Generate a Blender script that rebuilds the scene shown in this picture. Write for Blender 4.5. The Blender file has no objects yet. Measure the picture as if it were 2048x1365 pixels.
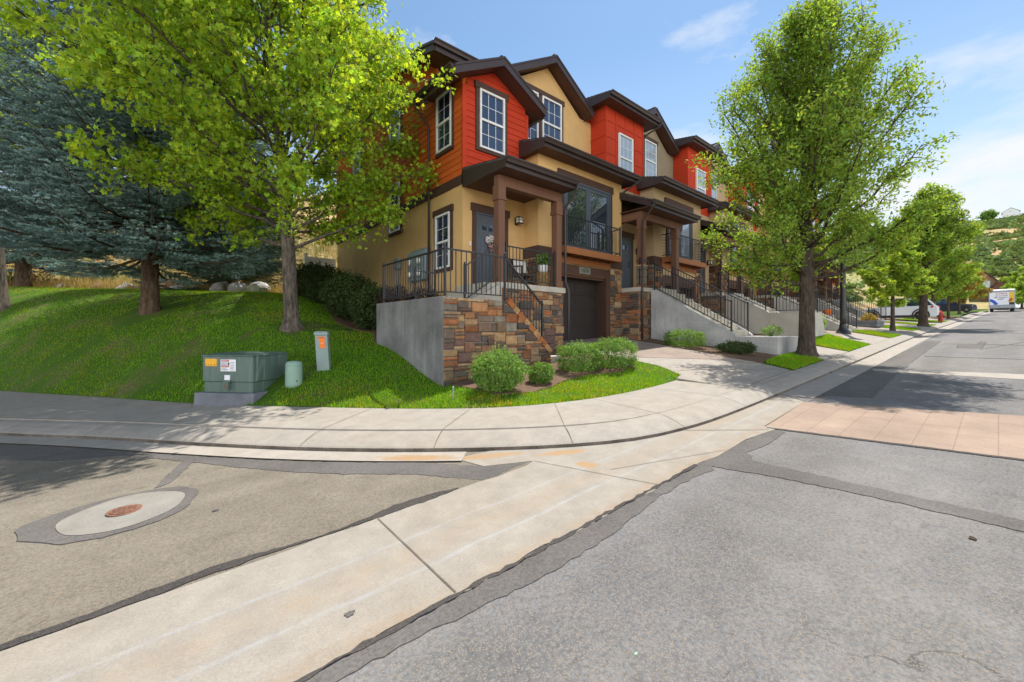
import bpy, math, random
import numpy as np
from mathutils import Vector, Matrix, geometry
random.seed(7); RNG = np.random.default_rng(11)
SC = bpy.context.scene; COL = SC.collection
R = math.radians
# ---------------------------------------------------------------- object helpers
ORG = {}
def org(o): return ORG.get(o.name, Vector((0, 0, 0))) if o else Vector((0, 0, 0))
def tag(o, label=None, cat=None, group=None, kind=None):
    if label: o['label'] = label
    if cat: o['category'] = cat
    if group: o['group'] = group
    if kind: o['kind'] = kind
    return o
def empty(name, loc, label, cat, group=None):
    o = bpy.data.objects.new(name, None); COL.objects.link(o); o.location = loc
    o.empty_display_size = .2
    ORG[o.name] = Vector(loc)
    return tag(o, label, cat, group)
class MB:
    """collects faces in world coordinates"""
    def __init__(s): s.v = []; s.f = []; s.m = []; s.c = []
    def add(s, vs, fs, mi=0, col=None):
        b = len(s.v); s.v += [tuple(v) for v in vs]
        for f in fs:
            s.f.append(tuple(b + i for i in f)); s.m.append(mi); s.c.append(col)
        return s
    def box(s, x0, x1, y0, y1, z0, z1, mi=0, col=None):
        return s.add([(x0,y0,z0),(x1,y0,z0),(x1,y1,z0),(x0,y1,z0),(x0,y0,z1),(x1,y0,z1),(x1,y1,z1),(x0,y1,z1)],
              [(0,3,2,1),(4,5,6,7),(0,1,5,4),(1,2,6,5),(2,3,7,6),(3,0,4,7)], mi, col)
    def hexa(s, b, t, mi=0, col=None):
        """b, t: four points each, counter-clockwise from above"""
        return s.add(list(b) + list(t), [(0,3,2,1),(4,5,6,7),(0,1,5,4),(1,2,6,5),(2,3,7,6),(3,0,4,7)], mi, col)
    def slab(s, p, th, mi=0):
        """quad/poly p (ccw from above) extruded down by th"""
        n = len(p); b = [(q[0], q[1], q[2] - th) for q in p]
        fs = [tuple(range(n - 1, -1, -1)), tuple(range(n, 2 * n))]
        fs += [(i, (i + 1) % n, n + (i + 1) % n, n + i) for i in range(n)]
        return s.add(b + list(p), fs, mi)
    def prism(s, poly, d, mi=0):
        """poly: list of 3-D points, d: extrusion vector"""
        n = len(poly); q = [tuple(Vector(p) + Vector(d)) for p in poly]
        fs = [tuple(range(n - 1, -1, -1)), tuple(range(n, 2 * n))]
        fs += [(i, (i + 1) % n, n + (i + 1) % n, n + i) for i in range(n)]
        return s.add(list(poly) + q, fs, mi)
    def bar(s, p0, p1, w, h=None, mi=0):
        """rectangular bar, w sideways, h up"""
        h = h or w; p0 = Vector(p0); p1 = Vector(p1); d = (p1 - p0).normalized()
        side = d.cross(Vector((0, 0, 1)))
        if side.length < 1e-3: side = Vector((1, 0, 0))
        side.normalize(); up = side.cross(d).normalized()
        a = side * w / 2; b = up * h / 2
        vs = [p0 - a - b, p0 + a - b, p0 + a + b, p0 - a + b, p1 - a - b, p1 + a - b, p1 + a + b, p1 - a + b]
        return s.add(vs, [(0,1,2,3),(7,6,5,4),(4,5,1,0),(5,6,2,1),(6,7,3,2),(7,4,0,3)], mi)
    def tube(s, pts, rad, n=8, mi=0, cap=True):
        pts = [Vector(p) for p in pts]
        if not hasattr(rad, '__len__'): rad = [rad] * len(pts)
        ref = Vector((0.31, 0.87, 0.38)); rings = []; base = len(s.v); prev = None
        for i, p in enumerate(pts):
            d = (pts[min(i + 1, len(pts) - 1)] - pts[max(i - 1, 0)]).normalized()
            a = (prev if prev is not None else (ref if abs(d.dot(ref)) < .9 else Vector((1, 0, 0))))
            a = (a - d * a.dot(d)).normalized(); prev = a; b = d.cross(a)
            for k in range(n):
                t = 2 * math.pi * k / n
                s.v.append(tuple(p + (a * math.cos(t) + b * math.sin(t)) * rad[i]))
        for i in range(len(pts) - 1):
            for k in range(n):
                k2 = (k + 1) % n
                s.f.append((base + i*n + k, base + i*n + k2, base + (i+1)*n + k2, base + (i+1)*n + k)); s.m.append(mi); s.c.append(None)
        if cap:
            s.f.append(tuple(base + k for k in range(n - 1, -1, -1))); s.m.append(mi); s.c.append(None)
            e = base + (len(pts) - 1) * n
            s.f.append(tuple(e + k for k in range(n))); s.m.append(mi); s.c.append(None)
        return s
    def lathe(s, c, prof, n=16, mi=0, sx=1, sy=1):
        """prof: list of (r,z) from bottom to top round the vertical axis through c"""
        base = len(s.v)
        for r, z in prof:
            for k in range(n):
                t = 2 * math.pi * k / n
                s.v.append((c[0] + r*sx*math.cos(t), c[1] + r*sy*math.sin(t), c[2] + z))
        for i in range(len(prof) - 1):
            for k in range(n):
                k2 = (k + 1) % n
                s.f.append((base+i*n+k, base+i*n+k2, base+(i+1)*n+k2, base+(i+1)*n+k)); s.m.append(mi); s.c.append(None)
        s.f.append(tuple(base + k for k in range(n-1, -1, -1))); s.m.append(mi); s.c.append(None)
        e = base + (len(prof)-1)*n
        s.f.append(tuple(e + k for k in range(n))); s.m.append(mi); s.c.append(None)
        return s
    def build(s, name, mats, parent=None, smooth=False, bevel=0, label=None):
        if not hasattr(mats, '__len__'): mats = [mats]
        me = bpy.data.meshes.new(name); o_ = org(parent)
        vs = [(v[0]-o_.x, v[1]-o_.y, v[2]-o_.z) for v in s.v] if parent else s.v
        me.from_pydata(vs, [], s.f)
        for m in mats: me.materials.append(m)
        if any(s.m): me.polygons.foreach_set('material_index', s.m)
        if any(c is not None for c in s.c):
            at = me.attributes.new('tint', 'FLOAT_COLOR', 'FACE')
            at.data.foreach_set('color', [x for c in s.c for x in (tuple(c or (1,1,1)) + (1,))])
        if smooth: me.polygons.foreach_set('use_smooth', [True] * len(s.f))
        me.update()
        o = bpy.data.objects.new(name, me); COL.objects.link(o)
        if parent: o.parent = parent; ORG[o.name] = o_
        if bevel:
            md = o.modifiers.new('bevel', 'BEVEL'); md.width = bevel; md.segments = 2; md.limit_method = 'ANGLE'; md.angle_limit = R(40)
        if label: o['label'] = label
        return o
def np_mesh(name, V, F, mats, parent=None, tint=None, smooth=False, matidx=None):
    """V (n,3) world, F (m,k) index array"""
    me = bpy.data.meshes.new(name); o_ = org(parent)
    V = np.asarray(V, dtype=np.float32) - np.array(o_, dtype=np.float32) * (1 if parent else 0)
    F = np.asarray(F, dtype=np.int32); m, k = F.shape
    me.vertices.add(len(V)); me.vertices.foreach_set('co', V.ravel().astype(np.float32))
    me.loops.add(m * k); me.loops.foreach_set('vertex_index', F.ravel())
    me.polygons.add(m)
    me.polygons.foreach_set('loop_start', np.arange(0, m * k, k, dtype=np.int32))
    if smooth: me.polygons.foreach_set('use_smooth', np.ones(m, dtype=bool))
    if not hasattr(mats, '__len__'): mats = [mats]
    for mt in mats: me.materials.append(mt)
    if matidx is not None: me.polygons.foreach_set('material_index', np.asarray(matidx, dtype=np.int32))
    if tint is not None:
        at = me.attributes.new('tint', 'FLOAT_COLOR', 'FACE')
        c = np.ones((m, 4), dtype=np.float32); c[:, :3] = np.asarray(tint).reshape(m, -1)
        at.data.foreach_set('color', c.ravel())
    me.update(calc_edges=True)
    o = bpy.data.objects.new(name, me); COL.objects.link(o)
    if parent: o.parent = parent; ORG[o.name] = o_
    return o
# ---------------------------------------------------------------- materials
def newmat(name):
    m = bpy.data.materials.new(name); m.use_nodes = True
    nt = m.node_tree; b = nt.nodes['Principled BSDF']
    return m, nt, b
def N(nt, t, **kw):
    n = nt.nodes.new(t)
    for k, v in kw.items():
        if k in n.inputs: n.inputs[k].default_value = v
        else: setattr(n, k, v)
    return n
def ramp(nt, src, stops):
    r = nt.nodes.new('ShaderNodeValToRGB'); nt.links.new(src, r.inputs[0])
    e = r.color_ramp.elements
    while len(e) < len(stops): e.new(.5)
    for el, (p, c) in zip(e, stops):
        el.position = p; el.color = (c if len(c) == 4 else tuple(c) + (1,)) if hasattr(c, '__len__') else (c, c, c, 1)
    return r
def mixc(nt, a, b, fac, mode='MIX'):
    n = nt.nodes.new('ShaderNodeMix'); n.data_type = 'RGBA'; n.blend_type = mode
    for sock, val in ((n.inputs[0], fac), (n.inputs[6], a), (n.inputs[7], b)):
        if hasattr(val, 'is_output'): nt.links.new(val, sock)
        elif hasattr(val, '__len__'): sock.default_value = tuple(val) + ((1,) if len(val) == 3 else ())
        else: sock.default_value = val
    return n.outputs[2]
def coords(nt, scale=(1, 1, 1), rot=(0, 0, 0)):
    tc = nt.nodes.new('ShaderNodeTexCoord'); mp = nt.nodes.new('ShaderNodeMapping')
    mp.inputs['Scale'].default_value = scale; mp.inputs['Rotation'].default_value = rot
    nt.links.new(tc.outputs['Object'], mp.inputs[0]); return mp.outputs[0]
def noise(nt, vec, scale, detail=4, rough=.55):
    n = nt.nodes.new('ShaderNodeTexNoise'); n.inputs['Scale'].default_value = scale
    n.inputs['Detail'].default_value = detail; n.inputs['Roughness'].default_value = rough
    nt.links.new(vec, n.inputs['Vector']); return n.outputs['Fac']
def bump(nt, b, h, strength=.3, dist=.01):
    n = nt.nodes.new('ShaderNodeBump'); n.inputs['Strength'].default_value = strength; n.inputs['Distance'].default_value = dist
    nt.links.new(h, n.inputs['Height']); nt.links.new(n.outputs[0], b.inputs['Normal'])
def mat(name, col, rough=.7, var=.15, scale=3., fine=60., bmp=.15, metal=0., spec=.4, tint=False, stretch=(1,1,1), streak=None):
    """paint / plaster / metal: base colour with large stains and a fine grain"""
    m, nt, b = newmat(name); v = coords(nt, stretch)
    n1 = noise(nt, v, scale); n2 = noise(nt, v, fine, 2)
    c = tuple(col)
    base = c
    if tint:
        at = nt.nodes.new('ShaderNodeAttribute'); at.attribute_name = 'tint'
        base = mixc(nt, c, at.outputs['Color'], 1., 'MULTIPLY')
    r1 = ramp(nt, n1, [(.3, 1 - var), (.7, 1 + var * .6)])
    k = mixc(nt, base, r1.outputs[0], 1., 'MULTIPLY')
    r2 = ramp(nt, n2, [(.3, 1 - var * .5), (.7, 1 + var * .4)])
    k = mixc(nt, k, r2.outputs[0], 1., 'MULTIPLY')
    if streak:      # run-off streaks and weathering
        sc, am, lo, hi = streak; vs = coords(nt, (5, 5, .35)); n3 = noise(nt, vs, 2.2, 5, .6); n4 = noise(nt, v, 1.1, 3)
        mm = nt.nodes.new('ShaderNodeMath'); mm.operation = 'MULTIPLY'; nt.links.new(ramp(nt, n3, [(lo, 0), (hi, am)]).outputs[0], mm.inputs[0]); nt.links.new(ramp(nt, n4, [(.35, .2), (.65, 1)]).outputs[0], mm.inputs[1])
        k = mixc(nt, k, sc, mm.outputs[0])
    nt.links.new(k, b.inputs['Base Color'])
    b.inputs['Roughness'].default_value = rough; b.inputs['Metallic'].default_value = metal
    b.inputs['Specular IOR Level'].default_value = spec
    if bmp: bump(nt, b, n2, bmp, .006)
    return m
def asphalt(name, c0, c1, stone, scale=1.):
    m, nt, b = newmat(name); v = coords(nt)
    big = noise(nt, v, .35, 3); mid = noise(nt, v, 2.2, 5, .7); fine = noise(nt, v, 45, 3, .7)
    k = mixc(nt, c0, c1, ramp(nt, big, [(.35, 0), (.65, 1)]).outputs[0])
    k = mixc(nt, k, ramp(nt, mid, [(.3, .82), (.7, 1.14)]).outputs[0], 1., 'MULTIPLY')
    k = mixc(nt, k, ramp(nt, fine, [(.3, .6), (.7, 1.3)]).outputs[0], .8, 'MULTIPLY')
    # tyre-polished lanes and drips along the street, hairline cracks
    vs = coords(nt, (.12, 1.4, 1)); lane = noise(nt, vs, 1.1, 3, .5); k = mixc(nt, k, ramp(nt, lane, [(.35, .86), (.65, 1.10)]).outputs[0], 1., 'MULTIPLY')
    drip = noise(nt, v, 5.5, 2, .4); k = mixc(nt, k, (c0[0]*.55, c0[1]*.55, c0[2]*.55), ramp(nt, drip, [(.70, 0), (.76, .5)]).outputs[0])
    ck = nt.nodes.new('ShaderNodeTexVoronoi'); ck.feature = 'DISTANCE_TO_EDGE'; ck.inputs['Scale'].default_value = .32
    wv = nt.nodes.new('ShaderNodeVectorMath'); wv.operation = 'MULTIPLY_ADD'; nn = nt.nodes.new('ShaderNodeTexNoise'); nn.inputs['Scale'].default_value = 1.7; nn.inputs['Detail'].default_value = 6; nt.links.new(v, nn.inputs['Vector'])
    nt.links.new(nn.outputs['Color'], wv.inputs[0]); wv.inputs[1].default_value = (.9, .9, 0); nt.links.new(v, wv.inputs[2]); nt.links.new(wv.outputs[0], ck.inputs['Vector'])
    cg = nt.nodes.new('ShaderNodeMath'); cg.operation = 'MULTIPLY'; nt.links.new(ramp(nt, ck.outputs['Distance'], [(.0, .65), (.0035, 0)]).outputs[0], cg.inputs[0]); nt.links.new(ramp(nt, big, [(.5, 0), (.6, 1)]).outputs[0], cg.inputs[1])
    k = mixc(nt, k, (.05,.045,.04), cg.outputs[0])
    vo = nt.nodes.new('ShaderNodeTexVoronoi'); vo.inputs['Scale'].default_value = 95 * scale; nt.links.new(v, vo.inputs['Vector'])
    vc = nt.nodes.new('ShaderNodeSeparateColor'); nt.links.new(vo.outputs['Color'], vc.inputs[0])
    sp = nt.nodes.new('ShaderNodeMath'); sp.operation = 'GREATER_THAN'; sp.inputs[1].default_value = .60; nt.links.new(vc.outputs[0], sp.inputs[0])
    ds = nt.nodes.new('ShaderNodeMath'); ds.operation = 'LESS_THAN'; ds.inputs[1].default_value = .42; nt.links.new(vo.outputs['Distance'], ds.inputs[0])
    mu = nt.nodes.new('ShaderNodeMath'); mu.operation = 'MULTIPLY'; nt.links.new(sp.outputs[0], mu.inputs[0]); nt.links.new(ds.outputs[0], mu.inputs[1])
    stn = mixc(nt, stone, (stone[0]*1.1, stone[1]*.85, stone[2]*.65), vc.outputs[1])
    k = mixc(nt, k, stn, mu.outputs[0])
    pale = nt.nodes.new('ShaderNodeTexWave'); 
    nt.nodes.remove(pale)
    nt.links.new(k, b.inputs['Base Color']); b.inputs['Roughness'].default_value = .9; b.inputs['Specular IOR Level'].default_value = .2
    bump(nt, b, fine, .5, .008)
    return m
def concrete(name, col, stain=(.55,.38,.2), amount=.25, stripes=None, sand=None):
    m, nt, b = newmat(name); v = coords(nt)
    big = noise(nt, v, .6, 5, .65); mid = noise(nt, v, 4, 5, .7); fine = noise(nt, v, 90, 2, .6)
    k = mixc(nt, col, tuple(a * s for a, s in zip(col, stain)) , 0.)
    k = mixc(nt, col, (col[0]*.95, col[1]*.8, col[2]*.62), ramp(nt, big, [(.42, 0), (.75, amount)]).outputs[0])
    k = mixc(nt, k, ramp(nt, mid, [(.25, .8), (.7, 1.08)]).outputs[0], 1., 'MULTIPLY')
    k = mixc(nt, k, ramp(nt, fine, [(.3, .86), (.7, 1.1)]).outputs[0], 1., 'MULTIPLY')
    if stripes:   # rust and mineral run-off lines along X at the given Y
        sep = nt.nodes.new('ShaderNodeSeparateXYZ'); nt.links.new(v, sep.inputs[0])
        wob = nt.nodes.new('ShaderNodeMath'); wob.operation = 'MULTIPLY_ADD'
        n3 = noise(nt, v, 1.6, 4, .6); nt.links.new(n3, wob.inputs[0]); wob.inputs[1].default_value = .10; nt.links.new(sep.outputs[1], wob.inputs[2])
        fade = ramp(nt, noise(nt, v, 7, 4, .7), [(.35, .15), (.7, 1)])
        for y, w, cc, am in stripes:
            d = nt.nodes.new('ShaderNodeMath'); d.operation = 'SUBTRACT'; nt.links.new(wob.outputs[0], d.inputs[0]); d.inputs[1].default_value = y + .05
            ab = nt.nodes.new('ShaderNodeMath'); ab.operation = 'ABSOLUTE'; nt.links.new(d.outputs[0], ab.inputs[0])
            mr = nt.nodes.new('ShaderNodeMapRange'); mr.inputs[1].default_value = w; mr.inputs[2].default_value = 0; mr.inputs[3].default_value = 0; mr.inputs[4].default_value = am
            nt.links.new(ab.outputs[0], mr.inputs[0])
            mm = nt.nodes.new('ShaderNodeMath'); mm.operation = 'MULTIPLY'; nt.links.new(mr.outputs[0], mm.inputs[0]); nt.links.new(fade.outputs[0], mm.inputs[1])
            k = mixc(nt, k, cc, mm.outputs[0])
    for (sx, sy, rx, ry, rot) in (sand or []):     # drifts of washed-out sand
        tc = nt.nodes.new('ShaderNodeTexCoord'); mp = nt.nodes.new('ShaderNodeMapping'); mp.vector_type = 'TEXTURE'
        mp.inputs['Location'].default_value = (sx, sy, 0); mp.inputs['Rotation'].default_value = (0, 0, rot); mp.inputs['Scale'].default_value = (rx, ry, 1e3)
        nt.links.new(tc.outputs['Object'], mp.inputs[0]); ln = nt.nodes.new('ShaderNodeVectorMath'); ln.operation = 'LENGTH'; nt.links.new(mp.outputs[0], ln.inputs[0])
        q = nt.nodes.new('ShaderNodeMath'); q.operation = 'MULTIPLY_ADD'; nt.links.new(noise(nt, v, 9, 8, .75), q.inputs[0]); q.inputs[1].default_value = 1.7; nt.links.new(ln.outputs['Value'], q.inputs[2])
        mr = nt.nodes.new('ShaderNodeMapRange'); mr.inputs[1].default_value = 1.75; mr.inputs[2].default_value = 1.35; nt.links.new(q.outputs[0], mr.inputs[0])
        k = mixc(nt, k, (.32,.21,.115), mr.outputs[0])
    nt.links.new(k, b.inputs['Base Color']); b.inputs['Roughness'].default_value = .85; b.inputs['Specular IOR Level'].default_value = .25
    bump(nt, b, fine, .2, .004)
    return m
def leafmat(name, col, trans=.35, var=.35, hue=(1.25, 1.1, .5), spec=.25):
    """leaf: diffuse + translucent, tint attribute per leaf"""
    m = bpy.data.materials.new(name); m.use_nodes = True; nt = m.node_tree; nt.nodes.clear()
    out = nt.nodes.new('ShaderNodeOutputMaterial'); at = nt.nodes.new('ShaderNodeAttribute'); at.attribute_name = 'tint'
    c = mixc(nt, col, at.outputs['Color'], 1., 'MULTIPLY')
    p = nt.nodes.new('ShaderNodeBsdfPrincipled'); p.inputs['Roughness'].default_value = .6; p.inputs['Specular IOR Level'].default_value = spec
    nt.links.new(c, p.inputs['Base Color'])
    if trans:
        t = nt.nodes.new('ShaderNodeBsdfTranslucent')
        ct = mixc(nt, c, hue, 1., 'MULTIPLY'); nt.links.new(ct, t.inputs['Color'])
        mx = nt.nodes.new('ShaderNodeMixShader'); mx.inputs[0].default_value = trans
        nt.links.new(p.outputs[0], mx.inputs[1]); nt.links.new(t.outputs[0], mx.inputs[2]); nt.links.new(mx.outputs[0], out.inputs[0])
    else: nt.links.new(p.outputs[0], out.inputs[0])
    return m
def glassmat(name, col, rough=.03):
    m, nt, b = newmat(name); b.inputs['Base Color'].default_value = tuple(col) + (1,)
    b.inputs['Roughness'].default_value = rough; b.inputs['Specular IOR Level'].default_value = .9; b.inputs['IOR'].default_value = 1.7
    v = coords(nt); bump(nt, b, noise(nt, v, 1.2, 1), .06, .02)
    return m
def bark(name, c0, c1):
    m, nt, b = newmat(name); v = coords(nt, (1, 1, .25)); n = noise(nt, v, 16, 6, .7); n2 = noise(nt, v, 3, 3)
    k = mixc(nt, c0, c1, ramp(nt, n, [(.35, 0), (.62, 1)]).outputs[0]); k = mixc(nt, k, ramp(nt, n2, [(.3, .75), (.7, 1.15)]).outputs[0], 1., 'MULTIPLY')
    nt.links.new(k, b.inputs['Base Color']); b.inputs['Roughness'].default_value = .95; b.inputs['Specular IOR Level'].default_value = .1
    bump(nt, b, n, 1., .05)
    return m
def groundmat(name, cols, scale=.8, bmp=.4):
    m, nt, b = newmat(name); v = coords(nt)
    a = noise(nt, v, scale, 6, .65); f = noise(nt, v, scale * 22, 4, .7)
    st = [(.25 + .5 * i / max(1, len(cols) - 1), c) for i, c in enumerate(cols)]
    k = ramp(nt, a, st).outputs[0]; k = mixc(nt, k, ramp(nt, f, [(.3, .65), (.7, 1.3)]).outputs[0], 1., 'MULTIPLY')
    nt.links.new(k, b.inputs['Base Color']); b.inputs['Roughness'].default_value = .95; b.inputs['Specular IOR Level'].default_value = .1
    if bmp: bump(nt, b, f, bmp, .03)
    return m
M = {}
M['asph'] = asphalt('asphalt grey', (.152,.150,.155), (.175,.167,.155), (.222,.208,.185), 1.15)
M['asph2'] = asphalt('asphalt worn tan', (.168,.148,.118), (.190,.168,.134), (.235,.205,.160), 1.3)
M['patch'] = asphalt('asphalt patch', (.11,.102,.097), (.125,.117,.108), (.15,.14,.128), 2.)
M['seal'] = asphalt('crack sealer', (.05,.045,.043), (.08,.072,.066), (.11,.10,.09), 2.)
M['conc'] = concrete('sidewalk concrete', (.315,.283,.245), amount=.25)
M['concw'] = concrete('pale gutter concrete', (.34,.305,.265), amount=.22, sand=[(2.2,4.25,.6,.14,-.78)])
M['concv'] = concrete('valley gutter concrete', (.295,.265,.225), amount=.3, stripes=[(2.33,.03,(.34,.36,.385),.55),(2.72,.025,(.34,.355,.38),.5),(2.52,.18,(.30,.215,.135),.5),(2.0,.12,(.27,.17,.085),.55)], sand=[(2.75,3.75,.65,.10,-.55),(3.35,2.75,.12,.16,.3),(3.45,3.2,.4,.10,-.5)])
M['collar'] = concrete('valve collar concrete', (.25,.238,.213), amount=.5)
M['joint'] = mat('joint dirt', (.15,.125,.10), .95, .3, 8, 60, .3)
M['joint2'] = mat('faint joint', (.235,.205,.175), .95, .3, 8, 60, .2)
M['lip'] = mat('curb lip dirty', (.14,.115,.09), .95, .5, 4, 40, .3)
M['sand'] = groundmat('washed sand', [(.42,.24,.11), (.52,.33,.17)], 6)
M['cwall'] = mat('poured concrete wall', (.185,.185,.18), .9, .42, 1.3, 40, .25, streak=((.34,.34,.33),.6,.5,.75))
M['cwall2'] = mat('stair wall concrete', (.40,.395,.38), .9, .32, 1.3, 40, .25, streak=((.2,.2,.2),.6,.52,.75))
M['cwallw'] = mat('pale plastered wall', (.52,.49,.43), .9, .22, 1.1, 40, .2)
M['cap'] = mat('concrete cap', (.47,.43,.36), .9, .2, 2, 50, .2)
M['soil'] = groundmat('mulch soil', [(.11,.065,.04), (.19,.125,.085), (.13,.085,.055)], 5, .8)
M['lawn'] = groundmat('lawn base', [(.04,.085,.009), (.06,.12,.012), (.14,.105,.055)], 1.1)
M['hill'] = groundmat('dry grass hillside', [(.36,.24,.08), (.43,.31,.13), (.30,.20,.09), (.22,.18,.07)], .25)
M['ghill'] = groundmat('scrub hillside', [(.20,.22,.08), (.28,.27,.11), (.48,.30,.16), (.52,.33,.19)], .03)
M['tan'] = mat('tan stucco', (.67,.43,.18), .92, .12, 1.2, 130, .5, streak=((.48,.30,.13),.35,.55,.8))
M['tan2'] = mat('olive stucco', (.27,.22,.145), .92, .1, 1.2, 130, .35)
M['tan3'] = mat('sand stucco', (.47,.34,.19), .92, .1, 1.2, 130, .35)
M['red'] = mat('red siding paint', (.50,.047,.016), .75, .10, 1.5, 40, .1, spec=.2, stretch=(.4,.4,3))
M['rust'] = mat('rust siding paint', (.66,.135,.024), .75, .12, 1.5, 40, .1, spec=.2, stretch=(.4,.4,3))
M['trim'] = mat('brown trim', (.075,.038,.026), .7, .15, 2, 50, .15)
M['post'] = mat('brown timber', (.165,.078,.045), .65, .15, 2, 30, .2, stretch=(1,1,.15))
M['cedar'] = mat('cedar boards', (.34,.125,.04), .6, .2, 2, 30, .2, stretch=(.15,1,1))
M['eave'] = mat('dark eave metal', (.045,.03,.028), .4, .12, 2, 40, .05)
M['soffit'] = mat('soffit boards', (.095,.042,.026), .6, .2, 2, 40, .1, stretch=(1,8,1))
M['shingle'] = mat('asphalt shingles', (.075,.062,.06), .9, .45, 5, 30, .5)
M['slate'] = mat('slate blue paint', (.075,.092,.115), .5, .1, 2, 40, .05)
M['white'] = mat('white vinyl', (.78,.78,.76), .4, .04, 2, 40, .0)
M['glass'] = glassmat('window glass', (.012,.022,.06))
M['glassb'] = glassmat('window with blind', (.30,.36,.42), .08)
M['glassr'] = glassmat('french door glass', (.025,.035,.045), .02)
M['garage'] = mat('garage door paint', (.028,.021,.019), .55, .15, 2, 60, .1)
M['iron'] = mat('black iron', (.018,.019,.023), .42, .15, 4, 60, .05, spec=.5)
M['stone'] = mat('veneer stone', (1,1,1), .85, .30, 9, 45, .8, tint=True)
M['mortar'] = mat('mortar', (.36,.29,.21), .95, .2, 6, 80, .5)
M['bark'] = bark('grey brown bark', (.05,.04,.032), (.19,.16,.13))
M['barkd'] = bark('dark bark', (.045,.035,.028), (.13,.10,.075))
M['barks'] = bark('spruce bark', (.055,.035,.022), (.18,.125,.085))
M['maple'] = leafmat('maple leaf', (.34,.50,.045), .55)
M['pear'] = leafmat('pear leaf', (.26,.40,.06), .52)
M['honey'] = leafmat('young tree leaf', (.30,.44,.05), .5)
M['spruce'] = leafmat('blue spruce needle', (.20,.295,.265), .12, hue=(.9,1,.9))
M['spruced'] = leafmat('green spruce needle', (.10,.16,.085), .1)
M['bush'] = leafmat('shrub leaf', (.18,.32,.065), .4)
M['bushd'] = leafmat('dark shrub leaf', (.05,.085,.022), .25)
M['barb'] = leafmat('purple barberry leaf', (.06,.025,.03), .2, hue=(1,.6,.6))
M['amber'] = leafmat('yellow orange leaf', (.34,.24,.05), .35)
M['blade'] = leafmat('grass blade', (.17,.40,.012), .5, hue=(1.35,1.15,.4))
M['dry'] = leafmat('dry grass blade', (.45,.32,.10), .3, hue=(1,1,.8))
M['tgreen'] = mat('utility green paint', (.10,.15,.125), .45, .22, 3, 50, .05, stretch=(4,4,.4), streak=((.33,.38,.36),.7,.56,.72))
M['pgreen'] = mat('pale green plastic', (.25,.38,.30), .5, .08, 3, 50, .03)
M['pgrey'] = mat('grey green plastic', (.24,.31,.29), .5, .1, 3, 50, .03)
M['orange'] = mat('orange sticker', (.85,.20,.02), .5, .05)
M['yellow'] = mat('yellow sticker', (.85,.42,.02), .5, .05)
M['labelw'] = mat('white label', (.8,.8,.84), .5, .03)
M['ink'] = mat('dark ink', (.03,.03,.035), .6, .05)
M['inkr'] = mat('red ink', (.5,.09,.03), .6, .05)
M['pad'] = mat('fibre pad', (.17,.18,.20), .9, .25, 3, 50, .2)
M['rustm'] = mat('rusty iron lid', (.20,.095,.06), .8, .35, 12, 60, .5)
M['steel'] = mat('grey steel', (.30,.33,.35), .45, .15, 3, 50, .05, metal=.3)
M['meterb'] = mat('blue grey meter paint', (.22,.29,.30), .5, .1)
M['lampg'] = mat('milky lantern glass', (.8,.78,.68), .2, .03)
M['rock1'] = mat('pale rock', (.48,.46,.44), .9, .3, 3, 20, .8)
M['rock2'] = mat('brown rock', (.36,.22,.13), .9, .35, 3, 20, .8)
M['wicker'] = mat('wicker', (.34,.21,.08), .8, .4, 14, 60, .8)
M['cush'] = mat('cushion fabric', (.68,.64,.55), .95, .15, 14, 90, .3)
M['carw'] = mat('white car paint', (.75,.77,.8), .15, .02, 2, 40, 0, spec=.6)
M['carb'] = mat('navy car paint', (.025,.032,.06), .15, .05, 2, 40, 0, spec=.6)
M['tyre'] = mat('tyre rubber', (.02,.02,.02), .85, .2)
M['plast'] = mat('black plastic', (.025,.025,.028), .6, .1)
M['rim'] = mat('alloy', (.45,.46,.48), .3, .1, metal=.8)
M['tail'] = mat('tail lamp red', (.45,.015,.02), .2, .05)
M['headl'] = mat('headlamp', (.7,.72,.75), .1, .03)
M['cglass'] = glassmat('car glass', (.012,.02,.05), .02)
M['hyd'] = mat('hydrant red', (.42,.035,.02), .5, .15)
M['blue'] = mat('truck blue', (.02,.09,.50), .4, .03)
M['tyel'] = mat('truck yellow', (.75,.50,.03), .4, .03)
M['paver'] = None
def pavermat(name, c0, c1, mort, bw, bh):
    m, nt, b = newmat(name); v = coords(nt)
    br = nt.nodes.new('ShaderNodeTexBrick'); nt.links.new(v, br.inputs['Vector'])
    br.inputs['Color1'].default_value = c0 + (1,); br.inputs['Color2'].default_value = c1 + (1,); br.inputs['Mortar'].default_value = mort + (1,)
    br.inputs['Scale'].default_value = 1.; br.inputs['Brick Width'].default_value = bw; br.inputs['Row Height'].default_value = bh; br.inputs['Mortar Size'].default_value = .006
    k = mixc(nt, br.outputs['Color'], ramp(nt, noise(nt, v, 1.3, 6, .7), [(.3, .8), (.7, 1.15)]).outputs[0], 1., 'MULTIPLY')
    f = noise(nt, v, 80, 2); k = mixc(nt, k, ramp(nt, f, [(.3, .88), (.7, 1.1)]).outputs[0], 1., 'MULTIPLY')
    nt.links.new(k, b.inputs['Base Color']); b.inputs['Roughness'].default_value = .9; b.inputs['Specular IOR Level'].default_value = .2
    bump(nt, b, br.outputs['Fac'], -.3, .004)
    return m
M['paver'] = pavermat('stamped paving band', (.315,.232,.175), (.295,.218,.168), (.24,.178,.138), .62, .31)
M['brickp'] = pavermat('driveway pavers', (.295,.235,.195), (.265,.205,.17), (.225,.18,.15), .2, .1)
SUN_E, SKY_E, EXPO, FILL_CLOUD, FILL_BANK = 4.9, .12, .60, (15, 15.2, 15.5), .36  # last two: colour and cover of the cloud bank added as fill light
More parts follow.
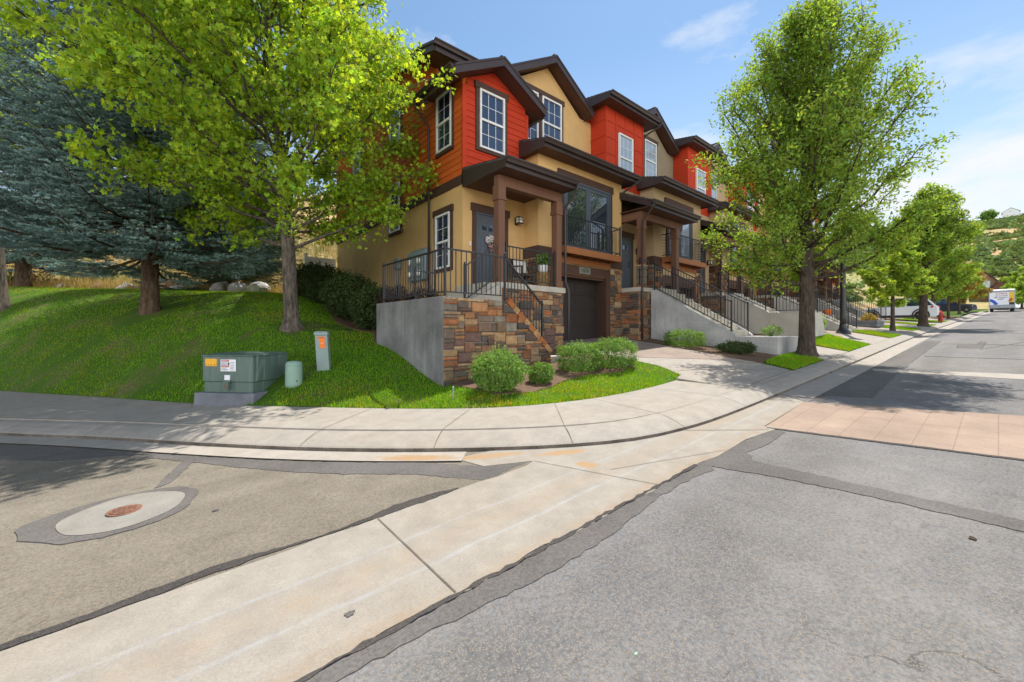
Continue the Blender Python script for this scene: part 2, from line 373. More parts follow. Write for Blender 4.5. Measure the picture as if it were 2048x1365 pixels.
# ---------------------------------------------------------------- ground
def S(x):
    x = np.asarray(x, dtype=float)
    return -1.55 + .047 * np.clip(x, -60, 135)
def resample(pts, step):
    """Catmull-Rom through pts"""
    P = [np.array(p, float) for p in pts]; out = []
    for i in range(len(P) - 1):
        p0 = P[max(i-1, 0)]; p1 = P[i]; p2 = P[i+1]; p3 = P[min(i+2, len(P)-1)]
        n = max(1, int(np.linalg.norm(p2 - p1) / step))
        for k in range(n):
            t = k / n
            out.append(.5 * ((2*p1) + (-p0+p2)*t + (2*p0-5*p1+4*p2-p3)*t*t + (-p0+3*p1-3*p2+p3)*t**3))
    out.append(P[-1]); return np.array(out)
FOOT = resample([(-16,29.5),(-9,19.9),(-4.5,13.6),(-1.92,10.1),(-.68,8.44),(.39,6.88),(1.31,5.62),(2.17,4.62),(3.01,3.80),(3.7,3.25),(4.4,2.86),(5.21,2.66),(6.24,2.57),(8.48,2.54),(14,2.52),(24,2.5),(34,2.38),(44.8,2.14),(70,1.6),(96,.84),(125,-.4)], .3)
BACK = resample([(-12,32),(-6,21.6),(-3.1,16.3),(-1,12.48),(.55,9.62),(1.83,7.70),(3.17,5.90),(4.2,4.93),(5.46,4.38),(6.95,4.21),(8.6,4.30)], .3)
def pathnormals(P):
    d = np.gradient(P, axis=0); d /= np.linalg.norm(d, axis=1)[:, None]
    return np.stack([-d[:, 1], d[:, 0]], 1)      # left of the travel direction = yard side
FN = pathnormals(FOOT)
def sdist(P, x, y):
    """signed distance to polyline P, positive on its left"""
    q = np.stack([np.ravel(x), np.ravel(y)], 1); best = np.full(len(q), 1e9); sg = np.zeros(len(q))
    for a, b in zip(P[:-1], P[1:]):
        ab = b - a; t = np.clip(((q - a) @ ab) / (ab @ ab), 0, 1); r = q - (a + t[:, None] * ab); dd = (r * r).sum(1)
        m = dd < best; best[m] = dd[m]; s = ab[0] * (q[:, 1] - a[1]) - ab[1] * (q[:, 0] - a[0]); sg[m] = np.sign(s)[m]
    return (np.sqrt(best) * sg).reshape(np.shape(x))
def inpoly(poly, x, y):
    x = np.asarray(x); y = np.asarray(y); c = np.zeros(x.shape, bool); n = len(poly)
    for i in range(n):
        x0, y0 = poly[i]; x1, y1 = poly[i-1]
        m = ((y0 > y) != (y1 > y)) & (x < (x1 - x0) * (y - y0) / ((y1 - y0) or 1e-9) + x0); c ^= m
    return c
# yard height: thin-plate spline through surveyed points
cp = [(x, y, float(S(x)) + .165) for x, y in BACK[::4]] + [(x, y, float(S(x)) + .10) for x, y in FOOT[::6] if x < 14]
cp += [(4.03,6.75,-1.06),(4.03,9.9,-.32),(4.6,12.2,.05),(5.0,14.5,.6),(5.4,17.5,1.1),(6.5,20.5,1.5),
       (4.2,6.2,-1.05),(5.6,6.4,-.96),(7.1,6.5,-.80),(7.3,7.6,-.62),(8.0,5.9,-.80),(5,9,-.2),(6,11,.1),(8,12,.1),(8,20,1.4)]
# the left lawn climbs from the sidewalk to a nearly flat shoulder: (foot x,y,z) -> (shoulder x,y,z)
for (fx, fy, sx, sy, sz) in ((-4.9,19.4,-7.9,31.3,1.95),(-3.1,16.3,-5.2,28.2,1.88),(-1.9,14.1,-3.6,26.7,1.83),(-1.0,12.5,-2.0,25.3,1.79),(-.2,10.9,-.4,23.9,1.74),(.55,9.62,1.29,22.5,1.68),(1.3,8.4,2.75,20.4,1.58),(1.7,7.9,3.6,19.3,1.5)):
    fz = float(S(fx)) + .165
    for q in (.07, .18, .34, .52, .72, .9, 1.05, 1.3): cp.append((fx + (sx-fx)*q, fy + (sy-fy)*q, fz + (sz - fz) * ((1 - (1 - min(q, 1)) ** 1.85) * q / (q + .035) * 1.035 if q <= 1 else 1 + .12*(q-1))))
cp += [(x, y, float(S(x)) + .14 + .1 * (y - 2.9)) for x in (9.2, 11, 14) for y in (3, 4.5, 6.5, 8.6)]
cp = np.array(cp)
def _tps(r2): return np.where(r2 > 1e-12, r2 * np.log(np.maximum(r2, 1e-12)) * .5, 0)
_n = len(cp); _d2 = ((cp[:, None, :2] - cp[None, :, :2]) ** 2).sum(2)
_A = np.zeros((_n+3, _n+3)); _A[:_n, :_n] = _tps(_d2) + np.eye(_n) * .05; _A[:_n, _n] = 1; _A[:_n, _n+1:] = cp[:, :2]; _A[_n, :_n] = 1; _A[_n+1:, :_n] = cp[:, :2].T
_w = np.linalg.solve(_A, np.concatenate([cp[:, 2], [0, 0, 0]]))
def yard(x, y):
    x = np.asarray(x, float); y = np.asarray(y, float); xs = x.ravel(); ys = y.ravel()
    out = np.empty(len(xs))
    for i in range(0, len(xs), 20000):
        q = np.stack([xs[i:i+20000], ys[i:i+20000]], 1); d2 = ((q[:, None] - cp[None, :, :2]) ** 2).sum(2)
        out[i:i+20000] = _tps(d2) @ _w[:_n] + _w[_n] + q @ _w[_n+1:]
    fr = S(xs) + .14 + .1 * np.clip(ys - 2.9, 0, 6)
    t = np.clip((xs - 7.6) / 1.6, 0, 1); t = t * t * (3 - 2 * t)
    return (out * (1 - t) + fr * t).reshape(x.shape)
def Y1(x, y): return float(yard(np.array([x]), np.array([y]))[0])
def grid(name, xs, ys, zf, m, drop=None, kind='structure'):
    gx, gy = np.meshgrid(xs, ys); gz = zf(gx, gy); V = np.stack([gx.ravel(), gy.ravel(), gz.ravel()], 1)
    nx = len(xs); ny = len(ys); i = np.arange(nx*(ny-1)).reshape(ny-1, nx)[:, :-1].ravel()
    F = np.stack([i, i+1, i+nx+1, i+nx], 1)
    if drop is not None:
        k = ~drop(V[F].mean(1)); F = F[k]
    o = np_mesh(name, V, F, m, smooth=True); o['kind'] = kind; return o
def drape(name, poly, zf, m, res=.4, th=0, kind='structure', jitter=0):
    """sheet over a polygon, following zf"""
    pts = []
    for i, p in enumerate(poly):
        q = poly[(i+1) % len(poly)]; n = max(1, int(math.dist(p, q) / res))
        for k in range(n):
            j = (random.uniform(-jitter, jitter), random.uniform(-jitter, jitter)) if jitter else (0, 0)
            pts.append((p[0] + (q[0]-p[0])*k/n + j[0], p[1] + (q[1]-p[1])*k/n + j[1]))
    nb = len(pts); xs = [p[0] for p in pts]; ys = [p[1] for p in pts]
    gx, gy = np.meshgrid(np.arange(min(xs)+res/2, max(xs), res), np.arange(min(ys)+res/2, max(ys), res))
    ins = inpoly(pts, gx, gy); inner = list(zip(gx[ins], gy[ins]))
    r = geometry.delaunay_2d_cdt([Vector(p) for p in pts + inner], [(i, (i+1) % nb) for i in range(nb)], [], 1, 1e-4)
    V = np.array([(v.x, v.y) for v in r[0]]); z = zf(V[:, 0], V[:, 1])
    b = MB(); b.v = [(a[0], a[1], c) for a, c in zip(V, z)]; b.f = [tuple(f) if True else f for f in r[2]]; b.m = [0]*len(b.f); b.c = [None]*len(b.f)
    # upward normals
    fx = []
    for f in b.f:
        a, c, d = (V[f[0]], V[f[1]], V[f[2]]); fx.append(f if (c[0]-a[0])*(d[1]-a[1])-(c[1]-a[1])*(d[0]-a[0]) > 0 else tuple(reversed(f)))
    b.f = fx
    cnt = {}
    for f in fx:
        for i in range(len(f)):
            e = (f[i], f[(i+1) % len(f)]); cnt[tuple(sorted(e))] = None if tuple(sorted(e)) in cnt else e
    o_b = [e for e in cnt.values() if e]          # thin turned-down edge, so that no gap shows under the sheet
    flat0 = len(b.f)
    for a, c in o_b:
        p, q = b.v[a], b.v[c]; k = len(b.v); b.v += [p, q, (q[0], q[1], q[2]-.03), (p[0], p[1], p[2]-.03)]; b.f.append((k+1, k, k+3, k+2)); b.m.append(0); b.c.append(None)
    o = b.build(name, m, smooth=True)
    o.data.polygons.foreach_set('use_smooth', [i < flat0 for i in range(len(b.f))])
    if kind: o['kind'] = kind
    return o
grid('ground', np.array([-400,-120,-60,-20,20,60,135,250,500]), np.array([-300,-80,-20,0,20,60,150,400]), lambda x, y: S(x) - .6, M['ghill'])
grid('street', np.linspace(-40, 135, 60), np.linspace(-11, 3.3, 8), lambda x, y: S(x), M['asph'], lambda c: (c[:, 1] > 6))
grid('street', np.linspace(-40, 4.0, 24), np.linspace(3.304, 45, 24), lambda x, y: S(x), M['asph2'])
drape('street', [(-40,3.12),(3.2,3.12),(3.0,3.5),(1.5,3.5),(-40,3.5)], lambda x, y: S(x) + .003, M['asph2'], 1.5)
# valley gutter across the mouth of the side street and the flared concrete at the corner
st = lambda k: (lambda x, y: S(x) + k)
rag = []
vg = [(-14,1.97)] + [(x, 1.97 + random.uniform(-.03,.03)) for x in np.arange(-13.7, 4.3, .16)] + [(4.5,1.93),(5.3,1.95),(6.1,1.84),(6.05,2.0),(8.04,2.06),(8.48,2.54),(6.24,2.575),(5.21,2.665),(4.4,2.865),(3.7,3.255),(3.01,3.80),(2.9,3.86),(2.5,3.92),(2.58,3.5),(3.05,3.24)] + [(x, 3.18 + random.uniform(-.02,.02)) for x in np.arange(2.9, -13.9, -.2)] + [(-14,3.18)]
drape('gutter', vg, st(.008), M['concv'], .35)
# curb gutter pans
def loft(name, P, Nn, prof, m, zbase=S, kind='structure', cl=None):
    """prof: list of (offset, dz)"""
    V = []; k = len(prof)
    for p, n in zip(P, Nn):
        z = float(zbase(p[0]))
        for o_, dz in prof: V.append((p[0] + n[0]*o_, p[1] + n[1]*o_, z + dz))
    F = [(i*k+j, (i+1)*k+j, (i+1)*k+j+1, i*k+j+1) for i in range(len(P)-1) for j in range(k-1)]
    b = MB(); b.add(V, F)
    o = b.build(name, m, smooth=False); o['kind'] = kind; return o
i0 = int(np.argmin(abs(FOOT[:, 0] - 2.6))); i1 = int(np.argmin(abs(FOOT[:, 0] - 8.4)))
loft('gutter', FOOT[:i0+1], FN[:i0+1], [(-.36, .006), (0, .004)], M['concw'])
loft('gutter', FOOT[i1:], FN[i1:], [(-.50, .006), (0, .004)], M['concw'])
# curb: dirty lip, then the rolled concrete top (one continuous casting)
loft('curb', FOOT, FN, [(.0, -.02), (.004, .045)], M['lip'])
cut = (FOOT[:, 0] > 8.6) & (FOOT[:, 0] < 10.6)
PROF = [(.0, .044), (.025, .06), (.14, .10), (.30, .138), (.44, .150)]
loft('curb', FOOT, FN, PROF, M['conc'])
# sidewalk
SWZ = lambda x, y: S(x) + .150 + .012 * np.clip(sdist(FOOT, x, y) - .44, 0, 3)
fb = FOOT + FN * .436
j0 = int(np.argmin(abs(fb[:, 0] + 12))); j1 = int(np.argmin(abs(fb[:, 0] - 8.6)))
swpoly = [tuple(p) for p in fb[j0:j1+1]] + [tuple(p) for p in BACK[::-1]]
drape('sidewalk', swpoly, SWZ, M['conc'], .6)
jm = MB(); jl = MB()
def groove(mb, a, b, zf, w=.012, n=12, lift=.004):
    a = np.array(a, float); b = np.array(b, float); d = (b - a) / np.linalg.norm(b - a); s = np.array([-d[1], d[0]]) * w / 2
    prev = None
    for i in range(n + 1):
        p = a + (b - a) * i / n; l = p + s; r = p - s
        vs = [(l[0], l[1], float(zf(np.array([l[0]]), np.array([l[1]]))[0]) + lift), (r[0], r[1], float(zf(np.array([r[0]]), np.array([r[1]]))[0]) + lift)]
        if prev: mb.add(prev + vs, [(0, 1, 3, 2)])
        prev = vs
for i in range(len(FOOT)):                       # joint between curb and walk
    pass
idx = list(range(j0, j1, 1))
for a, b_ in zip(idx[:-1], idx[1:]):
    groove(jl, FOOT[a] + FN[a] * .445, FOOT[b_] + FN[b_] * .445, SWZ, .004, 1, .002)
acc = 0; last = 0; cross = []
for a in range(j0 + 1, j1):
    acc += np.linalg.norm(FOOT[a] - FOOT[a-1])
    if acc > 1.62: acc = 0; cross.append(a)
for a in cross:
    p = FOOT[a] + FN[a] * .44; dd = np.linalg.norm(BACK - (p + FN[a] * 1.2), axis=1); q = BACK[int(np.argmin(dd))]
    groove(jm, p, p + (q - p) * .985, SWZ, .008, 6)
    # same joint over the curb
    pv = None
    for (o_, dz) in PROF:
        t = np.array([FN[a][1], -FN[a][0]]) * .004; c = FOOT[a] + FN[a] * o_; z = float(S(c[0])) + dz + .004
        vs = [(c[0]+t[0], c[1]+t[1], z), (c[0]-t[0], c[1]-t[1], z)]
        if pv: jm.add(pv + vs, [(0, 1, 3, 2)])
        pv = vs
for x, ya, yb in ((1.27, 1.99, 3.16), (-2.2, 1.99, 3.16), (-5.6, 1.99, 3.16)): groove(jm, (x, ya), (x + .03, yb), st(.008), .012, 4)
groove(jm, (3.05, 3.22), (3.40, 1.97), st(.008), .007, 6); groove(jm, (3.40, 2.5), (4.75, 1.95), st(.008), .006, 6)
groove(jm, (5.2, 2.64), (5.9, 1.9), st(.008), .012, 4); groove(jm, (8.5, 2.52), (8.1, 2.06), st(.008), .012, 4)
o = jm.build('pavement_joint', M['joint']); o['kind'] = 'structure'; o = jl.build('pavement_joint', M['joint2']); o['kind'] = 'structure'
# asphalt repairs, crack seal and the stamped crossing
def ragged(pts, amp, step=.06):
    out = []
    for i, p in enumerate(pts):
        q = pts[(i+1) % len(pts)]; n = max(1, int(math.dist(p, q) / step))
        for k in range(n): out.append((p[0]+(q[0]-p[0])*k/n + random.uniform(-amp, amp), p[1]+(q[1]-p[1])*k/n + random.uniform(-amp, amp)))
    return out
def patch(poly, m, lift=.005, amp=.018, name='asphalt_patch'): return drape(name, ragged(poly, amp), st(lift), M[m], .5)
gl = FOOT - FN * .37
ga = int(np.argmin(abs(gl[:, 0] + 9))); gb = int(np.argmin(abs(FOOT[:, 0] - 2.62)))
inner = [tuple(p) for p in gl[ga:gb:2]]; outer = []
for k, p in enumerate(range(ga, gb, 2)):
    w = .24 + .10 * math.sin(k * .7) + (.25 if 18 < k < 24 else 0)
    outer.append(tuple(gl[p] - FN[p] * w))
patch(inner + [(2.55,3.55),(3.0,3.27),(2.35,3.2)] + outer[::-1], 'patch', .0055, .012)
patch([(.30,6.62),(.42,6.5),(.06,5.42),(-.06,5.36)], 'patch', .0065, .012)                 # leg from collar to kerb
ring = [(-.25 + .51*math.cos(t) * (1 + .07*math.sin(3*t)) - .12*max(0, math.cos(t-2.7))**3 + .012*math.sin(9*t), 4.87 + .52*math.sin(t)*(1+.06*math.cos(2*t))) for t in np.linspace(0, 2*math.pi, 40, endpoint=False)]
patch(ring, 'patch', .0075, .012)
drape('valve_collar', [(-.24 + .405*math.cos(t)*(1+.03*math.sin(5*t)), 4.87 + .405*math.sin(t)*(1+.03*math.cos(4*t))) for t in np.linspace(0, 2*math.pi, 48, endpoint=False)], st(.013), M['collar'], .15)
cr = [(x, 3.19 + .02*math.sin(x*3)) for x in np.arange(-13, 2.2, .3)]
patch(cr + [(x, 3.245 + .03*math.sin(x*5) + (.03 if int(x*2) % 3 == 0 else 0)) for x in np.arange(2.1, -13, -.3)], 'seal', .0095, .012, 'crack_seal')
lo = [(x, 1.955) for x in np.arange(-13, 4.3, .3)]
patch(lo + [(4.3,1.93)] + [(x, 1.80 + .05*math.sin(x*2.3)) for x in np.arange(4.1, -13, -.3)], 'patch', .0058, .015)
patch([(x, 1.985) for x in np.arange(-13, 4.3, .3)] + [(x, 1.955) for x in np.arange(4.1, -13, -.3)], 'seal', .0098, .014, 'crack_seal')
patch([(4.15,1.95),(4.9,1.95),(5.3,1.93),(6.0,1.93),(5.95,1.72),(5.35,1.70),(4.85,1.76),(4.62,1.62),(4.60,1.2),(4.62,-3),(4.40,-3),(4.38,.6),(4.30,1.35)], 'patch', .0065, .012)
patch([(8.1,2.02),(12.6,2.05),(16.5,2.0),(24,1.9),(24,1.5),(16.5,1.5),(12.6,1.45),(9.0,1.35),(8.8,1.9)], 'patch', .0055, .02)
patch([(20.5,.9),(22,.95),(22.1,.5),(24,.45),(24,.3),(20.6,.35)], 'patch', .0055, .03)
drape('paver_crossing', [(6.02,1.98),(8.02,2.06),(8.75,-.2),(9.5,-9),(6.9,-9),(6.35,-.15)], st(.007), M['paver'], .8)
patch([(5.98,1.95),(6.04,1.95),(6.37,-.15),(6.93,-9),(6.87,-9),(6.31,-.15)], 'seal', .0085, .008, 'crack_seal')
drape('concrete_band', [(12.85,1.9),(13.2,2.0),(13.65,-.34),(14.6,-9),(13.7,-9),(12.75,-.3)], st(.007), M['concw'], .8)
for x0, y0, x1, y1 in ((17, 1.4, 17.4, -6), (22.5, 1.3, 22.2, -5), (30, 1.2, 30.5, -5), (20, .4, 24, -.6)):
    patch([(x0-.03, y0), (x0+.03, y0), (x1+.03, y1), (x1-.03, y1)], 'patch', .0075, .02)
drape('tar_blot', [(.76 + .024*math.cos(t)*(1+.25*math.sin(3*t+1)+.12*math.sin(7*t)), 2.23 + .024*math.sin(t)*(1+.2*math.cos(2*t)+.1*math.sin(6*t))) for t in np.linspace(0, 6.283, 40, endpoint=False)], st(.0135), M['patch'], .05)
# ---- yard
cam2 = np.array([0., 0.])
WALLP = [(4.03,6.75),(6.93,6.75),(6.93,6.95),(8.6,7.9),(8.6,8.7),(6.2,9.9),(4.03,9.9)]
HOUSEP = [(6.17,9.31),(60,9.31),(60,19.7),(6.17,19.7)]
LAWNTOP = resample([(-16,36.5),(-10,32),(-5.2,28.2),(1.29,22.5),(3.7,19.3),(4.9,18.2)], .5)
def yz(x, y):
    z = yard(x, y); d = np.maximum(sdist(BACK, x, y), np.where(x > 8.4, sdist(FOOT, x, y) - .42, -9))
    d2 = np.where(x > 8.4, sdist(FOOT, x, y) - .43, sdist(BACK, x, y))
    z = np.where(d2 < 0, np.minimum(z, S(x) + .15 + .5 * np.clip(d2, -1, 0)) - .05, z)
    lt = -sdist(LAWNTOP, x, y); 
    return z
grid('lawn', np.arange(-18, 12.01, .3), np.arange(2.6, 38, .3), yz, M['lawn'], lambda c: (sdist(FOOT, c[:, 0], c[:, 1]) < .25) | inpoly(HOUSEP, c[:, 0] - .4, c[:, 1] - .4))
grid('lawn', np.arange(12, 60.1, .5), np.arange(2.0, 9.2, .3), lambda x, y: yz(x, y), M['soil'], lambda c: sdist(FOOT, c[:, 0], c[:, 1]) < .25)
grid('lawn', np.arange(60, 130.1, 2), np.arange(-.5, 30, 1.5), lambda x, y: S(x) + .14 + .02*np.clip(y-2,0,50), M['lawn'], lambda c: sdist(FOOT, c[:, 0], c[:, 1]) < .6)
yl = lambda k: (lambda x, y: yard(x, y) + k)
# driveways: pale concrete border with a field of brick pavers
D1 = [(8.0,2.97),(10.72,2.96),(11.1,3.65),(11.72,5.7),(12.2,7.9),(12.3,9.2),(8.9,9.2),(8.86,6.8),(8.62,5.0),(8.25,4.28),(8.0,4.24)]
drape('driveway', D1, lambda x, y: np.minimum(yard(x, y), 9) + .012, M['conc'], .5)
drape('driveway', [(9.0,6.0),(11.15,4.2),(11.45,5.7),(11.85,7.9),(11.9,9.0),(9.3,9.0)], yl(.020), M['brickp'], .5)
DRV = [(13.3,2.97,16.0,16.9,14.95,18.55),(19.4,2.9,23.1,24.6,21.0,24.7),(25.9,2.85,29.4,30.8,27.2,30.8),(32.0,2.75,35.6,36.9,33.3,36.9),(38.3,2.6,41.9,43.1,39.5,43.0),(46,2.45,50,51,46,51)]
for a, y0, b_, c, d, e in DRV:
    drape('driveway', [(a, y0), (b_, y0), (c, 4.4), (e-.5, 9.15), (d+.3, 9.15), (d, 4.0), (a+.7, 3.5)], yl(.012), M['conc'], .8)
    drape('driveway', [(a+1.1, 4.0), (c-.7, 4.6), (e-1.1, 9.0), (d+.9, 9.0), (d+.5, 4.6)], yl(.020), M['brickp'], .8)
g2 = MB()
for p, q in (((8.45,4.5),(10.75,3.15)),((8.8,6.4),(11.8,6.2)),((8.1,2.99),(10.7,2.98))): groove(g2, p, q, yl(.012), .014, 8)
o = g2.build('pavement_joint', M['joint']); o['kind'] = 'structure'
# planting beds of bare mulch
BED1 = [(4.15,6.74),(4.2,6.3),(4.45,5.55),(5.0,5.32),(5.6,5.42),(6.2,5.62),(6.9,5.6),(7.6,5.32),(8.3,5.42),(8.7,6.0),(8.85,6.9),(8.8,8.6),(7.0,7.8),(6.95,6.74)]
BED2 = [(11.15,3.75),(12.2,3.85),(13.05,3.95),(13.1,7.9),(12.25,7.9),(11.8,5.9)]
BED3 = [(3.9,12.6),(4.4,11),(4.0,9.95),(6.1,9.95),(6.2,19),(4.9,18.6),(4.4,16)]
for bd in (BED1, BED2, BED3): drape('planting_bed', ragged(bd, .03, .25), yl(.022), M['soil'], .35)
GP = [[(10.85,2.98),(13.2,2.98),(13.85,3.45),(14.0,3.85),(13.0,3.9),(11.6,3.78),(11.15,3.62)],
      [(16.1,2.98),(19.2,2.95),(20.8,4.0),(22.5,4.9),(19.4,5.0),(18.9,4.6),(17.1,4.2)],
      [(23.3,2.9),(25.7,2.85),(27.0,4.0),(26.8,4.6),(25.4,4.6),(24.9,4.2)],
      [(29.5,2.85),(31.9,2.75),(33.2,4.0),(33.0,4.8),(31.4,4.8),(30.9,4.3)],
      [(35.7,2.7),(38.1,2.6),(39.4,4.0),(39.2,5.0),(37.4,5.0),(37.0,4.2)],
      [(42.0,2.6),(45.9,2.45),(45.9,5),(43.2,5.2),(43.1,4.2)]]
for gp in GP: drape('lawn', gp, lambda x, y: yard(x, y) + .018, M['lawn'], .5)
# hillside of dry grass behind the lawn
def hillz(x, y):
    d = -sdist(np.array([(-30,47),(-10,32.2),(1.29,22.6),(4.9,18.4),(14,20.5),(80,24),(140,60)]), x, y)
    d = np.where(True, -d, d)
    base = np.where(x < 9, yard(np.clip(x, -16, 9), np.clip(y, 4, 34)), S(x) + 2.2)
    base = np.clip(base, -1, 4.5); dd = np.clip(d, 0, 200)
    h = .10*dd + .34*np.clip(dd-1.5, 0, 60) - .16*np.clip(dd-40, 0, 60)
    bumpy = .25*np.sin(x*.7+y*.4)*np.clip(dd*.2, 0, 1) + .6*np.sin(x*.13-y*.21)*np.clip(dd*.1, 0, 1)
    return np.where(d < 0, base - .3 - .15*np.clip(-d, 0, 3), base + h + bumpy)
_hl = np.array([(-30,47),(-10,32.2),(1.29,22.6),(4.9,18.4),(14,20.5),(80,24),(140,60)], float)
grid('hillside', np.arange(-60, 141, 1.25), np.arange(18, 120, 1.25), hillz, M['hill'], lambda c: sdist(_hl, c[:, 0], c[:, 1]) < -1.6)
# ---------------------------------------------------------------- townhouses
def amap(axis, plane):
    """wall frame: 'x' wall facing -Y (a runs along X), 'y' wall facing -X (a runs along Y); n = distance proud of the wall"""
    if axis == 'x': return lambda a, n, z: (a, plane - n, z)
    return lambda a, n, z: (plane - n, a, z)
def wbox(mb, f, a0, a1, n0, n1, z0, z1, mi=0):
    c = [f(a0,n1,z0), f(a1,n1,z0), f(a1,n0,z0), f(a0,n0,z0)]; t = [f(a0,n1,z1), f(a1,n1,z1), f(a1,n0,z1), f(a0,n0,z1)]
    p = (Vector(c[1])-Vector(c[0])).cross(Vector(c[3])-Vector(c[0])).z
    if p < 0: c.reverse(); t.reverse()
    return mb.hexa(c, t, mi)
def window(par, axis, plane, a0, a1, z0, z1, glass='glass', trim=True, head=.16, grid_=(3, 2), name='window', sides=.11):
    f = amap(axis, plane); fr = MB(); w = .055
    for x0, x1, q0, q1 in ((a0,a0+w,z0,z1),(a1-w,a1,z0,z1),(a0+w,a1-w,z1-w,z1),(a0+w,a1-w,z0,z0+w)): wbox(fr, f, x0, x1, .0, .075, q0, q1)
    zm = (z0+z1)/2 - .02
    if name == 'window': wbox(fr, f, a0+w, a1-w, .01, .07, zm-.03, zm+.03)
    gx, gz = grid_; 
    for zz0, zz1 in ((z0+w, zm-.03), (zm+.03, z1-w)):
        for i in range(1, gx):
            x = a0 + w + (a1-a0-2*w)*i/gx; wbox(fr, f, x-.007, x+.007, .030, .037, zz0, zz1)
        for i in range(1, gz):
            z = zz0 + (zz1-zz0)*i/gz; wbox(fr, f, a0+w, a1-w, .030, .036, z-.007, z+.007)
    o = fr.build(name, M['white'], par)
    g = MB(); wbox(g, f, a0+w-.005, a1-w+.005, .005, .030, z0+w-.005, z1-w+.005); g.build('pane', M[glass], o)
    if trim:
        t = MB(); s = sides
        wbox(t, f, a0-s, a0-.001, -.01, .045, z0-.09, z1+.001); wbox(t, f, a1+.001, a1+s, -.01, .045, z0-.09, z1+.001); wbox(t, f, a0-.001, a1+.001, -.01, .045, z0-.09, z0-.001)
        if head: wbox(t, f, a0-s-.04, a1+s+.04, -.01, .065, z1+.002, z1+head+.01)
        t.build('window_trim', M['trim'], o)
    return o
def lap(mb, f, a0, a1, z0, z1, top=None, pitch=.178, mi=0):
    """lap siding; top(a)->z clips the upper edge (gable)"""
    z = z0
    while z < z1 - .01:
        zz = min(z + pitch, z1); zc = z + .03
        l, r = a0, a1; lt, rt_ = a0, a1
        if top:
            n = 400; aa = [a0 + (a1-a0)*i/n for i in range(n+1)]; ok = [a for a in aa if top(a) >= z]
            if len(ok) < 2: z = zz; continue
            l, r = ok[0], ok[-1]; ok = [a for a in aa if top(a) >= zz]
            if len(ok) < 2:
                m = max(aa, key=top); lt = rt_ = m; zz = min(zz, top(m))
            else: lt, rt_ = ok[0], ok[-1]
        v = [f(l,.026,z), f(r,.026,z), f(rt_,.008,zz), f(lt,.008,zz), f(r,.0,z), f(l,.0,z)]
        mb.add(v, [(0,1,2,3),(5,4,1,0)], mi); z = zz
PAL = [(.42,.15,.045),(.36,.12,.035),(.42,.25,.11),(.46,.31,.16),(.22,.155,.11),(.13,.10,.08),(.18,.10,.08),(.30,.19,.10),(.25,.215,.165),(.44,.20,.07),(.10,.082,.075),(.25,.12,.065),(.33,.13,.05),(.2,.12,.08)]
def stones(mb, f, a0, a1, z0, z1, clip=None, cell=.085, seed=1, n0=.02, bright=1.):
    """ashlar veneer: packed rectangular stones with chamfered faces"""
    rg = random.Random(seed); nx = max(1, int((a1-a0)/cell)); nz = max(1, int((z1-z0)/(cell*.82))); cx = (a1-a0)/nx; cz = (z1-z0)/nz
    used = [[False]*nx for _ in range(nz)]
    for j in range(nz):
        for i in range(nx):
            if used[j][i]: continue
            w, h = rg.choice(((3,1),(4,1),(5,1),(6,1),(4,1),(3,2),(4,2),(5,2),(4,2),(2,2),(3,3),(4,3),(2,1),(3,1),(5,3)))
            while w > 1 and (i+w > nx or any(used[j][i:i+w])): w -= 1
            while h > 1 and (j+h > nz or any(any(used[j+k][i:i+w]) for k in range(h))): h -= 1
            for k in range(h):
                for q in range(w): used[j+k][i+q] = True
            x0 = a0+i*cx; x1 = x0+w*cx; q0 = z0+j*cz; q1 = q0+h*cz
            g = .007; x0 += g; x1 -= g; q0 += g; q1 -= g
            kz = (lambda x, z: min(z, clip(x))) if clip else (lambda x, z: z)
            if clip and (q0 >= clip(x0) - .015): continue
            if clip and q0 >= clip(x1): x1 = x0 + (x1-x0)*max(.2, (clip(x0)-q0)/max(1e-6, clip(x0)-clip(x1)))
            d = n0 + rg.uniform(.0, .045); ch = min(.016, (q1-q0)*.3)
            c = rg.choice(PAL); k = rg.uniform(.55, .92)*bright; g_ = sum(c)/3; c = tuple((q*.86 + g_*.14*s_)*k for q, s_ in zip(c, (1.15, 1, .85)))
            jt = lambda: rg.uniform(-.006, .006)
            o4 = [(x0,q0),(x1,q0),(x1,max(q0+.004,kz(x1,q1))),(x0,max(q0+.008,kz(x0,q1)))]; ch = min(ch, .3*min(o4[2][1]-q0, o4[3][1]-q0)); B = [f(x, 0, z) for x, z in o4]
            M4 = [f(x+jt()*.5, d-ch, z+jt()*.5) for x, z in o4]
            T = [f(x+sx*ch+jt(), d+jt()*.5, z+sz*ch+jt()) for (x, z), (sx, sz) in zip(o4, ((1,1),(-1,1),(-1,-1),(1,-1)))]
            fs = [(8,9,10,11)]
            for e in range(4):
                e2 = (e+1) % 4; fs += [(e, e2, 4+e2, 4+e), (4+e, 4+e2, 8+e2, 8+e)]
            mb.add(B+M4+T, fs, 0, c)
def veneer(par, axis, plane, a0, a1, z0, z1, clip=None, seed=1, name='stone_veneer', bright=1.):
    mb = MB(); f = amap(axis, plane); stones(mb, f, a0, a1, z0, z1, clip, seed=seed, bright=bright)
    return mb.build(name, M['stone'], par)
